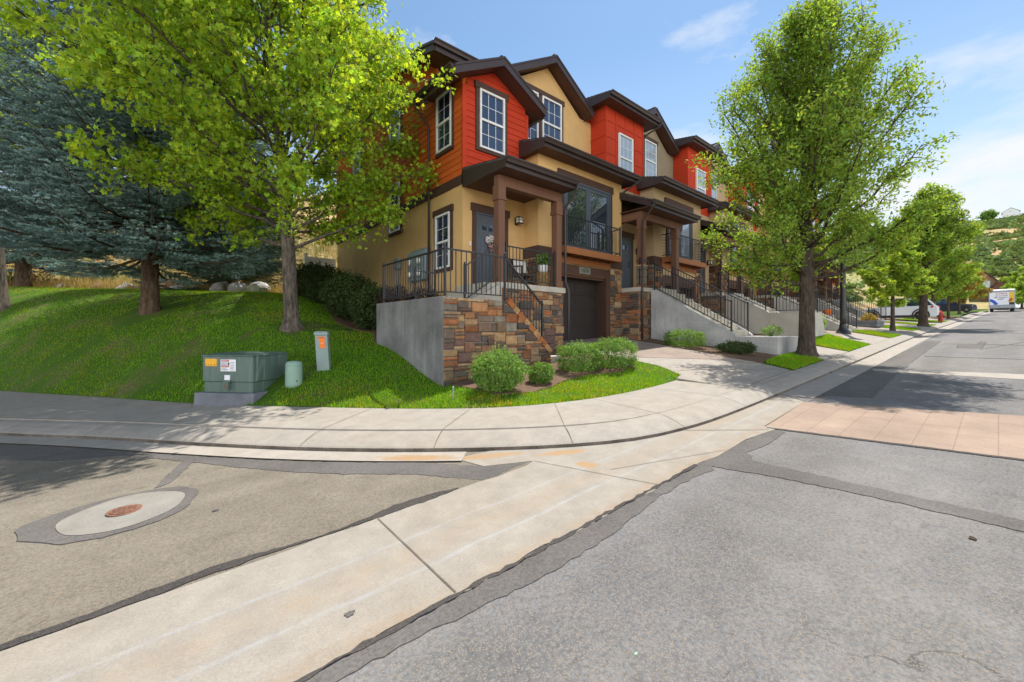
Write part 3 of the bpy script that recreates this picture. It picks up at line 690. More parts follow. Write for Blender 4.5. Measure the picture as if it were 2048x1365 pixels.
def railing(par, p0, p1, h=.92, posts=(1, 1), step=.115, drop=.09, nm='railing', finial=True, mesh=False):
    """iron railing between two foot points; part of par (or thing when par is None given label)"""
    p0 = Vector(p0); p1 = Vector(p1); up = Vector((0,0,1)); r = MB()
    r.bar(p0+up*h, p1+up*h, .042, .028); r.build('top_rail', M['iron'], par); r = MB(); r.bar(p0+up*drop, p1+up*drop, .03, .025); r.build('bottom_rail', M['iron'], par)
    b = MB(); L = (p1-p0).length; n = max(2, int(L/step))
    for i in range(1, n):
        q = p0 + (p1-p0)*i/n; b.bar(q+up*drop, q+up*(h-.005), .015)
    if mesh:
        for k in range(1, 7): b.bar(p0+up*(drop+(h-drop)*k/7), p1+up*(drop+(h-drop)*k/7), .008)
    b.build('baluster_panel', M['iron'], par)
    for q, on in ((p0, posts[0]), (p1, posts[1])):
        if on:
            s = MB(); s.bar(q-up*.01, q+up*(h+.05), .042)
            if finial: s.lathe(q+up*(h+.05), [(.008,0),(.024,.012),(.026,.03),(.012,.05),(.002,.055)], 8)
            s.build('railing_post', M['iron'], par)
def gutterbox(mb, p0, p1, out, mi=0):
    """K-style gutter: p0,p1 at the top back edge; out = outward unit vector"""
    o = Vector(out); p0 = Vector(p0); p1 = Vector(p1); u = Vector((0,0,1))
    prof = [(0,0),(0,-.13),(.075,-.13),(.095,-.07),(.125,-.03),(.125,.0),(.11,0),(.11,-.02),(.01,-.02)]
    A = [p0 + o*a + u*b for a, b in prof]; B = [p1 + o*a + u*b for a, b in prof]; n = len(prof)
    d = (p1-p0).cross(o).z
    fs = [(i, (i+1)%n, n+(i+1)%n, n+i) for i in range(n)] + [tuple(range(n)), tuple(range(2*n-1, n-1, -1))]
    if d > 0: fs = [tuple(reversed(f)) for f in fs]
    mb.add(A+B, fs, mi)
def downspout(par, pts):
    d = MB(); d.tube(pts, .034, 8); return d.build('downspout', M['eave'], par, smooth=True)
def roofplane(par, poly, name='roof', th=.06, under='soffit'):
    """sloped roof sheet with shingle top and separate soffit board below"""
    p = [Vector(q) for q in poly]; nrm = (p[1]-p[0]).cross(p[2]-p[0])
    if nrm.z < 0: p.reverse()
    b = MB(); b.slab([tuple(q) for q in p], th, 0); return b.build(name, [M['shingle']], par)
def shingle_strips(mb, e0, e1, r0, r1, pitch=.15):
    """courses of shingles from eave e0-e1 up to ridge r0-r1, each course a thin step"""
    e0, e1, r0, r1 = map(Vector, (e0, e1, r0, r1)); n = max(2, int(((r0-e0).length)/pitch))
    nr = (e1-e0).cross(r0-e0).normalized()
    if nr.z < 0: nr = -nr
    for i in range(n):
        a = e0 + (r0-e0)*i/n; b = e1 + (r1-e1)*i/n; c = e1 + (r1-e1)*(i+1)/n; d = e0 + (r0-e0)*(i+1)/n
        mb.add([a+nr*.016, b+nr*.016, c+nr*.004, d+nr*.004, b, a], [(0,1,2,3),(5,4,1,0)])
def gable_roof(par, x0, xp, x1, yf, yb, ze, zp, fascia=.2, gut=True, zr=None, ybl=None):
    """gable facing -Y: eaves at x0/x1 height ze, peak xp height zp, from yf back to yb"""
    zr = ze if zr is None else zr; ybl = ybl or yb
    sh = MB(); th = .05
    sh.slab([(x0,yf,ze),(xp,yf,zp),(xp,yb,zp),(x0,ybl,ze)][::-1], th); sh.slab([(xp,yf,zp),(x1,yf,zr),(x1,yb,zr),(xp,yb,zp)][::-1], th)
    shingle_strips(sh, (x0,yf,ze),(x0,ybl,ze),(xp,yf,zp),(xp,yb,zp)); shingle_strips(sh, (x1,yf,zr),(x1,yb,zr),(xp,yf,zp),(xp,yb,zp))
    sh.lathe((xp, yf, zp), [(.001,0),(.001,.001)], 4)
    for k in range(int((yb-yf)/.3)):
        sh.box(xp-.09, xp+.09, yf+.3*k, yf+.3*k+.28, zp-.045, zp+.02+.01*(k%2))
    sh.build('roof', M['shingle'], par)
    fa = MB(); w = .03
    for (xa, za, xb, zb) in ((x0,ze,xp,zp),(xp,zp,x1,zr)):
        fa.prism([(xa,yf-w,za-.055),(xb,yf-w,zb-.055),(xb,yf-w,zb-.055-fascia),(xa,yf-w,za-.055-fascia)], (0,w,0))
        fa.prism([(xa,yf-w-.02,za+.0),(xb,yf-w-.02,zb+.0),(xb,yf-w-.02,zb-.06),(xa,yf-w-.02,za-.06)], (0,w+.018,0))
    fa.build('fascia', M['eave'], par)
    so = MB(); g = .16
    so.add([(x0+.02,yf,ze-g-.06),(xp,yf,zp-g-.06),(xp,yb,zp-g-.06),(x0+.02,ybl,ze-g-.06)], [(0,1,2,3)]); so.add([(xp,yf,zp-g-.06),(x1-.02,yf,zr-g-.06),(x1-.02,yb,zr-g-.06),(xp,yb,zp-g-.06)], [(0,1,2,3)])
    so.build('soffit', M['soffit'], par)
    if gut:
        gm = MB(); gutterbox(gm, (x0,ybl,ze-.0), (x0,yf,ze-.0), (-1,0,0)); gm.box(x0-.0, x0+.03, yf, ybl, ze-.26, ze-.055); gm.build('gutter', M['eave'], par)
        gm = MB(); gutterbox(gm, (x1,yf,zr), (x1,yb,zr), (1,0,0)); gm.box(x1-.03, x1, yf, yb, zr-.26, zr-.055); gm.build('gutter', M['eave'], par)
def shed_roof(par, x0, x1, yf, yb, zf, zb, fas=.17, name='roof', sides=True, soff=True, gut=True):
    """shed falling to -Y with gutter at the front and flat soffit"""
    sh = MB(); sh.slab([(x0,yf,zf),(x1,yf,zf),(x1,yb,zb),(x0,yb,zb)], .05); shingle_strips(sh, (x0,yf,zf),(x1,yf,zf),(x0,yb,zb),(x1,yb,zb))
    sh.build(name, M['shingle'], par)
    if gut:
        g = MB(); gutterbox(g, (x0-.02,yf,zf+.0), (x1+.02,yf,zf+.0), (0,-1,0)); g.build('gutter', M['eave'], par)
    fa = MB()
    fa.box(x0, x1, yf+.001, yf+.03, zf-fas-.06, zf-.052)
    if sides:
        for x in (x0, x1-.03):
            fa.prism([(x,yf+.03,zf-fas-.06),(x,yb,zb-fas-.06 if zb-zf>.5 else zf-fas-.06),(x,yb,zb-.052),(x,yf+.03,zf-.052)], (.03,0,0))
    fa.build('fascia', M['eave'], par)
    if soff:
        so = MB(); so.box(x0+.031, x1-.031, yf+.031, yb, zf-fas-.045, zf-fas-.02); so.build('soffit', M['soffit'], par)
def column(par, x, y, z0, z1, w=.2, stonebase=None, seed=3, cap=True):
    c = MB()
    b0 = z0 if not stonebase else stonebase
    c.box(x-w/2, x+w/2, y-w/2, y+w/2, b0, z1)
    if not stonebase: c.box(x-w/2-.025, x+w/2+.025, y-w/2-.025, y+w/2+.025, z0, z0+.18)
    else: c.box(x-w/2-.03, x+w/2+.03, y-w/2-.03, y+w/2+.03, b0, b0+.2)
    if cap:
        c.box(x-w/2-.03, x+w/2+.03, y-w/2-.03, y+w/2+.03, z1-.36, z1-.28); c.box(x-w/2-.018, x+w/2+.018, y-w/2-.018, y+w/2+.018, z1-.28, z1-.001)
    o = c.build('porch_post', M['post'], par, bevel=.006)
    if stonebase:
        s = MB(); h = w/2+.02
        for ax, pl, cc in (('x', y-h, x), ('y', x-h, y)): stones(s, amap(ax, pl), cc-h, cc+h, z0, stonebase, seed=seed, cell=.1)
        s.add([(x-h,y-h,z0),(x+h,y-h,z0),(x+h,y+h,z0),(x-h,y+h,z0),(x-h,y-h,stonebase),(x+h,y-h,stonebase),(x+h,y+h,stonebase),(x-h,y+h,stonebase)], [(0,3,2,1),(4,5,6,7),(0,1,5,4),(1,2,6,5),(2,3,7,6),(3,0,4,7)], 0, (.3,.24,.18))
        s.build('stone_base', M['stone'], o)
def text_mesh(txt, size, mat_, par, f, a, z, n=.004, name='lettering', align='CENTER', bold=.0, sx=1.):
    """raised lettering on a wall frame f"""
    cu = bpy.data.curves.new('t', 'FONT'); cu.body = txt; cu.size = size; cu.align_x = align; cu.align_y = 'CENTER'; cu.extrude = .001; cu.offset = bold
    to = bpy.data.objects.new('t', cu); COL.objects.link(to)
    dg = bpy.context.evaluated_depsgraph_get(); me = bpy.data.meshes.new_from_object(to.evaluated_get(dg))
    o_ = org(par)
    for v in me.vertices: v.co = Vector(f(a + v.co.x*sx, n + .001 + v.co.z, z + v.co.y)) - o_
    bpy.data.objects.remove(to); bpy.data.curves.remove(cu)
    me.materials.clear(); me.materials.append(mat_); me.name = name
    o = bpy.data.objects.new(name, me); COL.objects.link(o); o.parent = par; ORG[o.name] = o_
    return o
def panel_door(par, f, a0, a1, z0, z1, lites=True):
    """entry door in its frame with brown casing"""
    t = MB()
    wbox(t, f, a0-.17, a0-.055, -.01, .05, z0, z1+.055); wbox(t, f, a1+.055, a1+.17, -.01, .05, z0, z1+.055); wbox(t, f, a0-.22, a1+.22, -.01, .07, z1+.056, z1+.26)
    d = MB(); wbox(d, f, a0, a1, .0, .012, z0, z1)
    n = 5
    for i in range(n):
        x = a0 + (a1-a0)*(.12 + .76*i/n); wbox(d, f, x+.004, x+(a1-a0)*.76/n-.004, .012, .016, z0+.2, z1-.62)
    do = d.build('door', M['slate'], par)
    t.build('door_casing', M['trim'], do)
    j = MB(); wbox(j, f, a0-.054, a0-.001, -.01, .04, z0, z1+.054); wbox(j, f, a1+.001, a1+.054, -.01, .04, z0, z1+.054); wbox(j, f, a0-.001, a1+.001, -.01, .04, z1+.001, z1+.054)
    j.build('door_frame', M['slate'], do)
    if lites:
        for k in (0, 1, 2):
            l = MB(); x = a0 + (a1-a0)*(.17 + .25*k); wbox(l, f, x, x+.15, .012, .018, z1-.42, z1-.27); l.build('door_light', M['glass'], do)
    h = MB(); c = f(a1-.08, .05, z0+.98); h.tube([f(a1-.08,.012,z0+.98), c], .012, 6); h.tube([c, f(a1-.17,.05,z0+.98)], .011, 6); wbox(h, f, a1-.11, a1-.05, .012, .018, z0+.93, z0+1.2)
    h.build('door_handle', M['iron'], do)
    return do
def french(par, f, a0, a1, z0, z1, glass='glassr'):
    n = 2; o = MB()
    wbox(o, f, a0, a0+.06, -.01, .06, z0, z1); wbox(o, f, a1-.06, a1, -.01, .06, z0, z1); wbox(o, f, a0+.06, a1-.06, -.01, .06, z1-.06, z1)
    fo = o.build('french_door', M['slate'], par); mid = (a0+a1)/2
    for l, r in ((a0+.062, mid-.002), (mid+.002, a1-.062)):
        lf = MB(); s = .105
        wbox(lf, f, l, l+s, .0, .04, z0, z1-.062); wbox(lf, f, r-s, r, .0, .04, z0, z1-.062); wbox(lf, f, l+s, r-s, .0, .04, z0, z0+.22); wbox(lf, f, l+s, r-s, .0, .04, z1-.062-s, z1-.062)
        lo = lf.build('door_leaf', M['slate'], fo)
        g = MB(); wbox(g, f, l+s-.004, r-s+.004, .004, .02, z0+.216, z1-.062-s+.004); g.build('pane', M[glass], fo)
    return fo
def garage(par, f, a0, a1, z0, z1):
    g = MB(); wbox(g, f, a0, a1, .0, .01, z0, z1); n = 4; h = (z1-z0)/n
    for i in range(n):
        wbox(g, f, a0, a1, .01, .028, z0+i*h+.006, z0+(i+1)*h-.006)
        for k in range(4):
            w = (a1-a0)/4; wbox(g, f, a0+k*w+.06, a0+(k+1)*w-.06, .028, .036, z0+i*h+.09, z0+(i+1)*h-.09)
    return g.build('garage_door', M['garage'], par, bevel=.004)
def balcony(par, x0, x1, yb, yf, z, mesh=False, side=True):
    """timber balcony hung on the wall"""
    d = MB(); d.box(x0, x1, yf, yf+.045, z, z+.2); d.box(x0, x0+.045, yf+.046, yb, z, z+.2); d.box(x1-.045, x1, yf+.046, yb, z, z+.2)
    d.box(x0+.046, x1-.046, yf+.046, yb, z+.165, z+.195)
    n = int((x1-x0)/.4)
    for i in range(1, n): x = x0 + (x1-x0)*i/n; d.box(x-.02, x+.02, yf+.046, yb, z+.02, z+.163)
    d.box(x0, x1, yb-.03, yb-.001, z-.19, z-.001)
    o = d.build('balcony', M['cedar'], par)
    zt = z + .2
    railing(o, (x0+.04, yf+.03, zt), (x1-.04, yf+.03, zt), .9, (1, 1), .11, .08, mesh=mesh)
    railing(o, (x1-.04, yf+.06, zt), (x1-.04, yb, zt), .9, (0, 0), .11, .08, mesh=mesh)
    railing(o, (x0+.04, yf+.06, zt), (x0+.04, yb, zt), .9, (0, 0), .11, .08, mesh=mesh)
    return o
def townhouse(L, rise, gz, label, tan, tan_up, bay='red', first=False, seed=1, cladding='panel', blind='glassb', W=6.13, number=None, lowroof=.0):
    """L: left boundary X; rise: floor rise; gz: garage floor"""
    r = rise; h = empty('townhouse', (L + 3, 12, gz), label, 'townhouse', 'townhouses in the row')
    Rt = L + W; zs = 1.2 + r*.72
    bx = L + 2.22; by = 8.7; bw = Rt + .1 if first else Rt + .02
    T = M[tan]; TU = M[tan_up]
    # --- stucco walls
    w = MB()
    w.box(L, bx + .02, 9.31, 9.9, gz - 1.2, (4.2 if first else 5.0 + r))                                 # door wall
    w.box(bx, bw, by, 10.4, 2.5 + r, 5.36 + r)                          # projecting block
    w.box(bx, L + 2.9, by, 10.4, gz - .3, 2.5 + r); w.box(L + 5.6, bw, by, 10.4, gz - .3, 2.5 + r)
    w.box(L + 2.9, L + 5.6, by, 10.4, gz + 2.15, 2.5 + r); w.box(L + 2.9, L + 5.6, 9.12, 10.4, gz - .3, gz + 2.15)
    w.build('wall', T, h)
    u = MB(); xl = L + 2.30; xp = L + 3.93; ze = 8.05 + r; zp = 9.24 + r
    gx0, gx1 = L + 1.85, L + 5.85
    sl = (zp - ze) / (xp - gx0)
    u.box(xl, Rt, 10.0, 10.5, 5.2 + r, ze - .22)
    u.prism([(L+2.05, 10.0, ze-.219), (gx1-.25, 10.0, ze-.219), (xp, 10.0, zp-.24)], (0, .5, 0))
    if first: u.box(L, xl - .001, 10.68, 11.1, 6.2, 7.75)
    u.build('wall', TU, h)
    # --- band and stone on the block
    t = MB(); f = amap('x', by)
    wbox(t, f, bx - .03, bw, 0, .03, 2.16 + r, 2.5 + r); t.box(bx - .03, bx - .001, by, 9.31, 2.16 + r, 2.5 + r)
    t.build('trim_band', M['trim'], h)
    veneer(h, 'x', by, L + 5.62, bw - .01, gz - .25, 2.14 + r, seed=seed + 5)
    veneer(h, 'x', by, bx, L + 2.86, zs, 2.14 + r, seed=seed + 6); veneer(h, 'y', bx, by, 9.3, zs, 2.14 + r, seed=seed + 9)
    t = MB(); wbox(t, f, L + 2.75, L + 5.62, .0, .05, gz + 2.16, gz + 2.44); wbox(t, f, L + 5.38, L + 5.62, -.379, .048, gz - .2, gz + 2.158); wbox(t, f, L + 2.75, L + 3.0, -.379, .048, gz - .2, gz + 2.158)
    t.box(L + 3.0, L + 5.38, 8.75, 9.1, gz + 2.05, gz + 2.149)
    gt = t.build('garage_surround', M['trim'], h)
    garage(h, amap('x', 9.08), L + 3.0, L + 5.38, gz, gz + 2.05)
    if number:
        p = MB(); wbox(p, f, L + 3.98, L + 4.52, .05, .065, gz + 2.19, gz + 2.40); npb = p.build('number_plaque', M['plaque'], h)
        text_mesh(number, .2, M['ink'], npb, f, L + 4.25, gz + 2.295, .066, bold=.004)
    # --- lower roof over the block
    shed_roof(h, L + 1.98, Rt + .42, 8.2, 10.0, 5.40 + r, 5.88 + r)
    # --- french door and balcony
    f2 = amap('x', by - .001); french(h, f2, L + 3.28, L + 5.63 if first else L + 5.2, 2.5 + r, 4.72 + r, 'glassr' if first else blind)
    t = MB(); e = L + 5.63 if first else L + 5.2
    wbox(t, f2, L + 3.02, e + .16, 0, .06, 4.722 + r, 4.95 + r); wbox(t, f2, e + .001, e + .1, 0, .05, 2.51 + r, 4.72 + r); wbox(t, f2, L + 3.16, L + 3.279, 0, .05, 2.51 + r, 4.72 + r)
    t.build('door_casing', M['trim'], h)
    balcony(h, L + 2.78, L + 5.62, by - .031, 8.2, 2.3 + r, mesh=(seed == 2))
    # --- upper windows
    for a0, a1 in ((L + 2.48, L + 3.42), (L + 3.62, L + 4.56)): window(h, 'x', 10.0, a0, a1, 6.25 + r, 7.93 + r, 'glass' if first else blind, trim=False)
    t = MB(); f3 = amap('x', 10.0); wbox(t, f3, L + 2.36, L + 4.72, 0, .06, 7.935 + r, 8.10 + r); wbox(t, f3, L + 3.43, L + 3.61, 0, .04, 6.25 + r, 7.93 + r); wbox(t, f3, L + 4.57, L + 4.67, 0, .04, 6.2 + r, 7.93 + r); wbox(t, f3, L + 2.38, L + 2.47, 0, .04, 6.2 + r, 7.93 + r)
    t.build('window_trim', M['trim'], h)
    gable_roof(h, gx0, xp, gx1, 9.6, 14.0, ze, zp)
    # --- main roof
    mr = MB(); x0 = L - (.47 if first else 0); yf = 9.96 if first else 9.98
    ef = 7.92 + r; rd = 9.45 + r
    xs = L + 2.2; yq = 10.42; zq = ef + (rd-ef)*(yq-yf)/(14.9-yf)
    if first: mr.slab([(x0, yf, ef), (xs, yf, ef), (xs, yq, zq), (x0, yq, zq)], .06); shingle_strips(mr, (x0, yf, ef), (xs, yf, ef), (x0, yq, zq), (xs, yq, zq))
    mr.slab([(x0, yq, zq), (Rt, yq, zq), (Rt, 14.9, rd), (x0, 14.9, rd)], .06); mr.slab([(x0, 14.9, rd), (Rt, 14.9, rd), (Rt, 20.2, ef), (x0, 20.2, ef)], .06)
    shingle_strips(mr, (x0, yq, zq), (Rt, yq, zq), (x0, 14.9, rd), (Rt, 14.9, rd))
    mr.build('roof', M['shingle'], h)
    bk = MB(); bk.box(L + .3, Rt - .001, 10.5, 19.7, gz - .5, ef - .35); bk.box(L + .3, Rt - .001, 12.2, 17.8, ef - .35, ef + .15); bk.build('wall', TU, h)
    # --- bay
    f4 = amap('x', 9.31)
    if not first:
        bz0 = 5.0 + r*.9; bz1 = 7.9 + r; br = L + 2.47
        b = MB(); b.box(L + .001, br, 9.311, 10.3, bz0, bz1); bo = b.build('bay', M[bay], h)
        g = MB()
        if cladding == 'panel':
            for i in range(5): x = L + .03 + i * (2.41 / 4); wbox(g, f4, x - .03, x + .03, -.001, .022, bz0, bz1)
            for k in range(1, 5): wbox(g, f4, L + .001, br, -.001, .018, bz0 + k * .6 - .03, bz0 + k * .6 + .03)
            for k in range(1, 5): g.box(L - .02, L, 9.33, 10.0, bz0 + k * .6 - .02, bz0 + k * .6 + .02)
        elif cladding == 'shingle':
            rg = random.Random(seed); z = bz0
            while z < bz1 - .01:
                x = L; zz = min(z + .16, bz1)
                while x < br - .02:
                    x2 = min(br, x + rg.choice((.2, .28, .36))); q = rg.uniform(.008, .02)
                    wbox(g, f4, x + .003, x2 - .003, 0, q, z + .004, zz); x = x2
                z = zz
        else: lap(g, f4, L, br, bz0, bz1)
        g.build('cladding', M[bay], bo)
        window(h, 'x', 9.285, L + .73, L + 1.63, 5.35 + r*.9, 7.08 + r*.9, blind, trim=False)
        shed_roof(h, L - .35, br + .45, 8.86, 10.6, 8.05 + r, 8.35 + r, name='roof')
        downspout(h, [(br + .42, 8.75, 7.95 + r), (br + .42, 8.8, 7.8 + r), (br + .1, 9.7, 7.4 + r), (br + .1, 9.93, 7.3 + r), (br + .1, 9.93, 5.9 + r)])
        # porch
        pl = L - .02; pr = L + 3.3; zf = 4.30 + r*.4 - .1
        shed_roof(h, pl, pr, 7.46, 9.30, zf, zf + .80, soff=True)
        bm = MB(); bm.box(L + .15, pr - .3, 7.92, 8.1, zf - .5, zf - .24); bm.box(L + .15, L + .33, 8.101, 9.3, zf - .5, zf - .24); bm.build('porch_beam', M['post'], h)
        column(h, L + .27, 8.0, zs, zf - .5, .2, stonebase=zs + .95, seed=seed); column(h, L + 2.56, 8.0, zs - 1.3, zf - .5, .22, seed=seed)
        panel_door(h, f4, L + .62, L + 1.53, zs, zs + 2.03)
        sl = MB(); sl.box(L + .06, L + 2.46, 7.9, 9.3, zs - .14, zs); sl.build('porch_slab', M['cap'], h)
        ps = MB(); ps.box(L + .08, L + 2.44, 7.97, 9.3, gz - .5, zs - .141); ps.build('porch_wall', M['mortar'], h)
        veneer(h, 'x', 7.97, L + .08, L + 2.44, gz - .4, zs - .15, seed=seed + 7); veneer(h, 'y', L + .08, 7.97, 8.9, gz - .4, zs - .15, seed=seed + 8)
        railing(h, (L + .12, 7.97, zs), (L + .62, 7.97, zs), .92, (1, 1)); 
        downspout(h, [(L + .02, 7.37, zf - .1), (L + .02, 7.4, zf - .25), (L + .1, 7.85, zf - .62), (L + .1, 7.86, zs - .3), (L + .1, 7.86, gz - .3)])
        lantern(h, L + 1.98, 9.31, zs + 1.55)
    return h, zs
M['plaque'] = mat('grey green plaque', (.20,.21,.17), .7, .1)
def lantern(par, x, y, z, thing=False):
    """square wall lantern with a barred milky glass"""
    b = MB(); b.box(x-.05, x+.05, y-.03, y-.001, z-.02, z+.2)
    b.tube([(x, y-.03, z+.17), (x, y-.09, z+.235), (x, y-.16, z+.21)], .011, 6)
    for k in (0, 1):
        zz = z + .17*k; b.box(x-.085, x+.085, y-.235, y-.065, zz, zz+.022)
    for sx in (-.078, .062):
        for sy in (-.229, -.087): b.box(x+sx, x+sx+.016, y+sy, y+sy+.016, z+.022, z+.17)
    b.box(x-.078, x+.078, y-.231, y-.224, z+.1, z+.112); b.box(x-.006, x+.006, y-.231, y-.225, z+.112, z+.17); b.box(x-.08, x-.074, y-.22, y-.08, z+.1, z+.112)
    o = b.build('wall_lantern' if thing else 'lantern', M['iron'], par)
    g = MB(); g.box(x-.07, x+.07, y-.222, y-.078, z+.023, z+.169); g.build('lantern_glass', M['lampg'], o)
    return o
UN = [(6.17,0,-.36),(12.40,.42,-.20),(18.55,.70,.10),(24.7,1.0,.40),(30.85,1.3,.70),(37.0,1.6,1.0)]
NUM = "1676"
h1, zs1 = townhouse(6.17, 0, -.36, 'corner townhouse with red gabled bay and tan stucco, nearest the camera', 'tan', 'tan', first=True, seed=1, W=6.23, number=NUM)
UL = ['townhouse with red square panelled bay, next after the corner house', 'townhouse with red shingled bay, its front door stair behind the pale plastered landing wall',
      'townhouse half hidden by the big street tree, with the straight stair behind the street lamp', 'townhouse beyond the street lamp, mostly hidden by tree crowns', 'farthest townhouse of the row, beside the parked white crossover']
CL = ['panel', 'shingle', 'lap', 'panel', 'shingle']; TN = ['tan2', 'tan3', 'tan', 'tan2', 'tan3']
units = [(h1, zs1)]
for i, (L, r, gz) in enumerate(UN[1:]):
    units.append(townhouse(L, r, gz, UL[i], TN[i] if i else 'tan3', TN[i], seed=i+2, cladding=CL[i]))
# ---- corner house: bay, side wall, porch
f4 = amap('x', 9.31); fs = amap('y', 6.17)
b = MB(); b.box(6.171, 8.49, 9.312, 10.8, 4.0, 6.5); b.prism([(6.171,9.312,6.5),(8.49,9.312,6.5),(7.23,9.312,7.3)], (0,1.6,0)); bay = b.build('bay', M['red'], h1)
g = MB(); lap(g, f4, 6.27, 8.42, 4.02, 7.4, top=lambda a: 7.34 - .53*abs(a-7.23)); wbox(g, f4, 6.14, 6.269, -.001, .03, 4.02, 6.62); wbox(g, f4, 8.421, 8.53, -.001, .03, 4.02, 6.55)
g.build('lap_siding', M['red'], bay)
window(h1, 'x', 9.285, 6.68, 7.56, 5.06, 6.68, 'glass')
s = MB(); s.box(6.18, 6.5, 9.92, 19.7, -1.2, 3.96); s.box(6.171, 6.32, 9.312, 9.919, 3.9, 4.2); sw = s.build('side_wall', M['tan'], h1)
s = MB(); s.box(6.176, 6.48, 9.33, 19.69, 3.96, 7.0); s.box(6.176, 6.48, 10.7, 19.69, 7.0, 7.72); s.prism([(6.176,10.7,7.721),(6.176,19.69,7.721),(6.176,14.9,9.15)], (.3,0,0)); rw = s.build('side_wall', M['rust'], h1)
g = MB()
lap(g, fs, 9.34, 10.68, 4.2, 6.62)
tp = lambda a: (7.92 - .2) + .31*(min(a, 29.8 - a) - 9.96)
lap(g, fs, 10.681, 19.7, 4.2, 9.3, top=tp)
g.box(6.14, 6.169, 10.6, 10.7, 6.6, 7.85); g.box(6.14, 6.169, 19.6, 19.7, 4.2, 7.8)
g.build('lap_siding', M['rust'], rw)
t = MB(); wbox(t, fs, 9.28, 19.71, 0, .035, 3.95, 4.2); t.box(6.135, 6.16, 9.28, 9.31, 3.95, 4.19); t.build('trim_band', M['trim'], h1)
window(h1, 'y', 6.148, 9.78, 10.58, 5.12, 6.74, 'glass', head=0, sides=.07, grid_=(2, 2))
window(h1, 'y', 6.172, 9.9, 10.68, 1.78, 3.33, 'glass', head=.17, grid_=(2, 2))
window(h1, 'y', 6.13, 12.98, 13.80, 3.38, 5.03, 'glass', head=0, grid_=(2, 2))
window(h1, 'y', 6.145, 12.98, 13.80, 6.2, 7.8, 'glass', head=.1, grid_=(2, 2))
window(h1, 'y', 6.145, 16.6, 17.4, 6.2, 7.8, 'glass', head=.1, grid_=(2, 2))
gable_roof(h1, 5.62, 7.23, 8.84, 8.86, 10.66, 6.73, 7.58, ybl=10.95)
# rake boards of the main roof on the side
fa = MB()
for (ya, za, yb_, zb) in ((9.96, 7.92, 14.9, 9.45), (14.9, 9.45, 20.2, 7.92)):
    fa.prism([(5.66,ya,za-.06),(5.66,yb_,zb-.06),(5.66,yb_,zb-.27),(5.66,ya,za-.27)], (.03,0,0)); fa.prism([(5.63,ya,za),(5.63,yb_,zb),(5.63,yb_,zb-.08),(5.63,ya,za-.08)], (.028,0,0))
    fa.add([(5.7,ya,za-.2),(5.7,yb_,zb-.2),(6.17,yb_,zb-.2),(6.17,ya,za-.2)], [(0,1,2,3)], 1)
fa.box(5.69, 8.4, 9.93, 9.959, 7.65, 7.865); fa.box(5.7, 8.4, 9.96, 10.68, 7.68, 7.70, 1)
gutterbox(fa, (5.62,9.93,7.92), (8.3,9.93,7.92), (0,-1,0)); fa.build('fascia', [M['eave'], M['soffit']], h1)
downspout(h1, [(5.55,10.9,6.62),(5.6,10.92,6.5),(6.06,11.0,6.1),(6.08,11.0,5.9),(6.08,11.0,.2)])
downspout(h1, [(8.9,8.98,6.62),(8.9,8.98,6.5),(8.72,9.85,6.32),(8.72,9.93,6.2),(8.72,9.93,5.8)])
shed_roof(h1, 6.14, 8.62, 7.46, 9.30, 4.08, 4.36)
bm = MB(); bm.box(6.28, 8.53, 7.91, 8.09, 3.58, 3.84); bm.build('porch_beam', M['post'], h1)
column(h1, 6.38, 8.0, zs1, 3.58, .2); column(h1, 8.43, 8.0, zs1, 3.58, .2)
downspout(h1, [(8.6,7.39,3.98),(8.6,7.4,3.8),(8.6,7.82,3.45),(8.61,7.84,3.3),(8.62,7.84,1.35),(8.70,7.80,1.15),(8.70,7.79,1.0),(8.70,7.80,-.5),(8.62,7.6,-.58)])
downspout(h1, [(12.72,8.1,5.28),(12.7,8.12,5.2),(12.52,8.6,4.92),(12.5,8.66,4.8)])
dr = panel_door(h1, f4, 6.64, 7.55, zs1, zs1 + 2.03)
lantern(h1, 8.06, 9.31, 3.16)
db = MB(); db.box(6.385, 6.425, 9.285, 9.309, 2.32, 2.43); db.build('doorbell', M['white'], h1)
sl = MB(); sl.box(6.25, 8.68, 7.88, 9.3, zs1 - .15, zs1); sl.build('porch_slab', M['cap'], h1, bevel=.01)
pw = MB(); pw.box(6.27, 8.64, 7.96, 9.3, -1.2, zs1 - .151); pw.build('porch_wall', M['mortar'], h1)
veneer(h1, 'x', 7.96, 6.27, 8.64, -.85, zs1 - .155, seed=21, bright=1.15)
# wreath on the door, planter etc.: things of their own
def blossoms(name, c, rad, n, size, m, label, cat, group=None, par=None, flat=(1,1,1)):
    V = []; F = []; T = []
    for i in range(n):
        d = RNG.normal(size=3); d /= np.linalg.norm(d); p = np.array(c) + d*np.array(rad)*RNG.uniform(.4, 1)*np.array(flat)
        a = RNG.normal(size=3); a /= np.linalg.norm(a); b_ = np.cross(a, RNG.normal(size=3)); b_ /= np.linalg.norm(b_)
        s = size*RNG.uniform(.6, 1.3); k = len(V); V += [p - a*s, p + b_*s*.6, p + a*s, p - b_*s*.6]; F.append((k, k+1, k+2, k+3)); T.append(np.ones(3)*RNG.uniform(.75, 1.15))
    o = np_mesh(name, V, F, m, par, tint=T)
    if label: tag(o, label, cat, group)
    return o
M['petal'] = leafmat('white petal', (.80,.76,.74), .2, hue=(1,1,1)); M['pinkr'] = leafmat('pink ribbon', (.55,.30,.27), .1, hue=(1,1,1))
wr = empty('door_wreath', (7.05, 9.24, 2.5), 'white blossom wreath with pink ribbon on the slate door', 'wreath')
blossoms('blossom', (7.03, 9.24, 2.56), (.15,.06,.15), 160, .045, M['petal'], None, None, par=wr)
blossoms('greenery', (7.06, 9.25, 2.5), (.19,.05,.18), 50, .05, M['bushd'], None, None, par=wr)
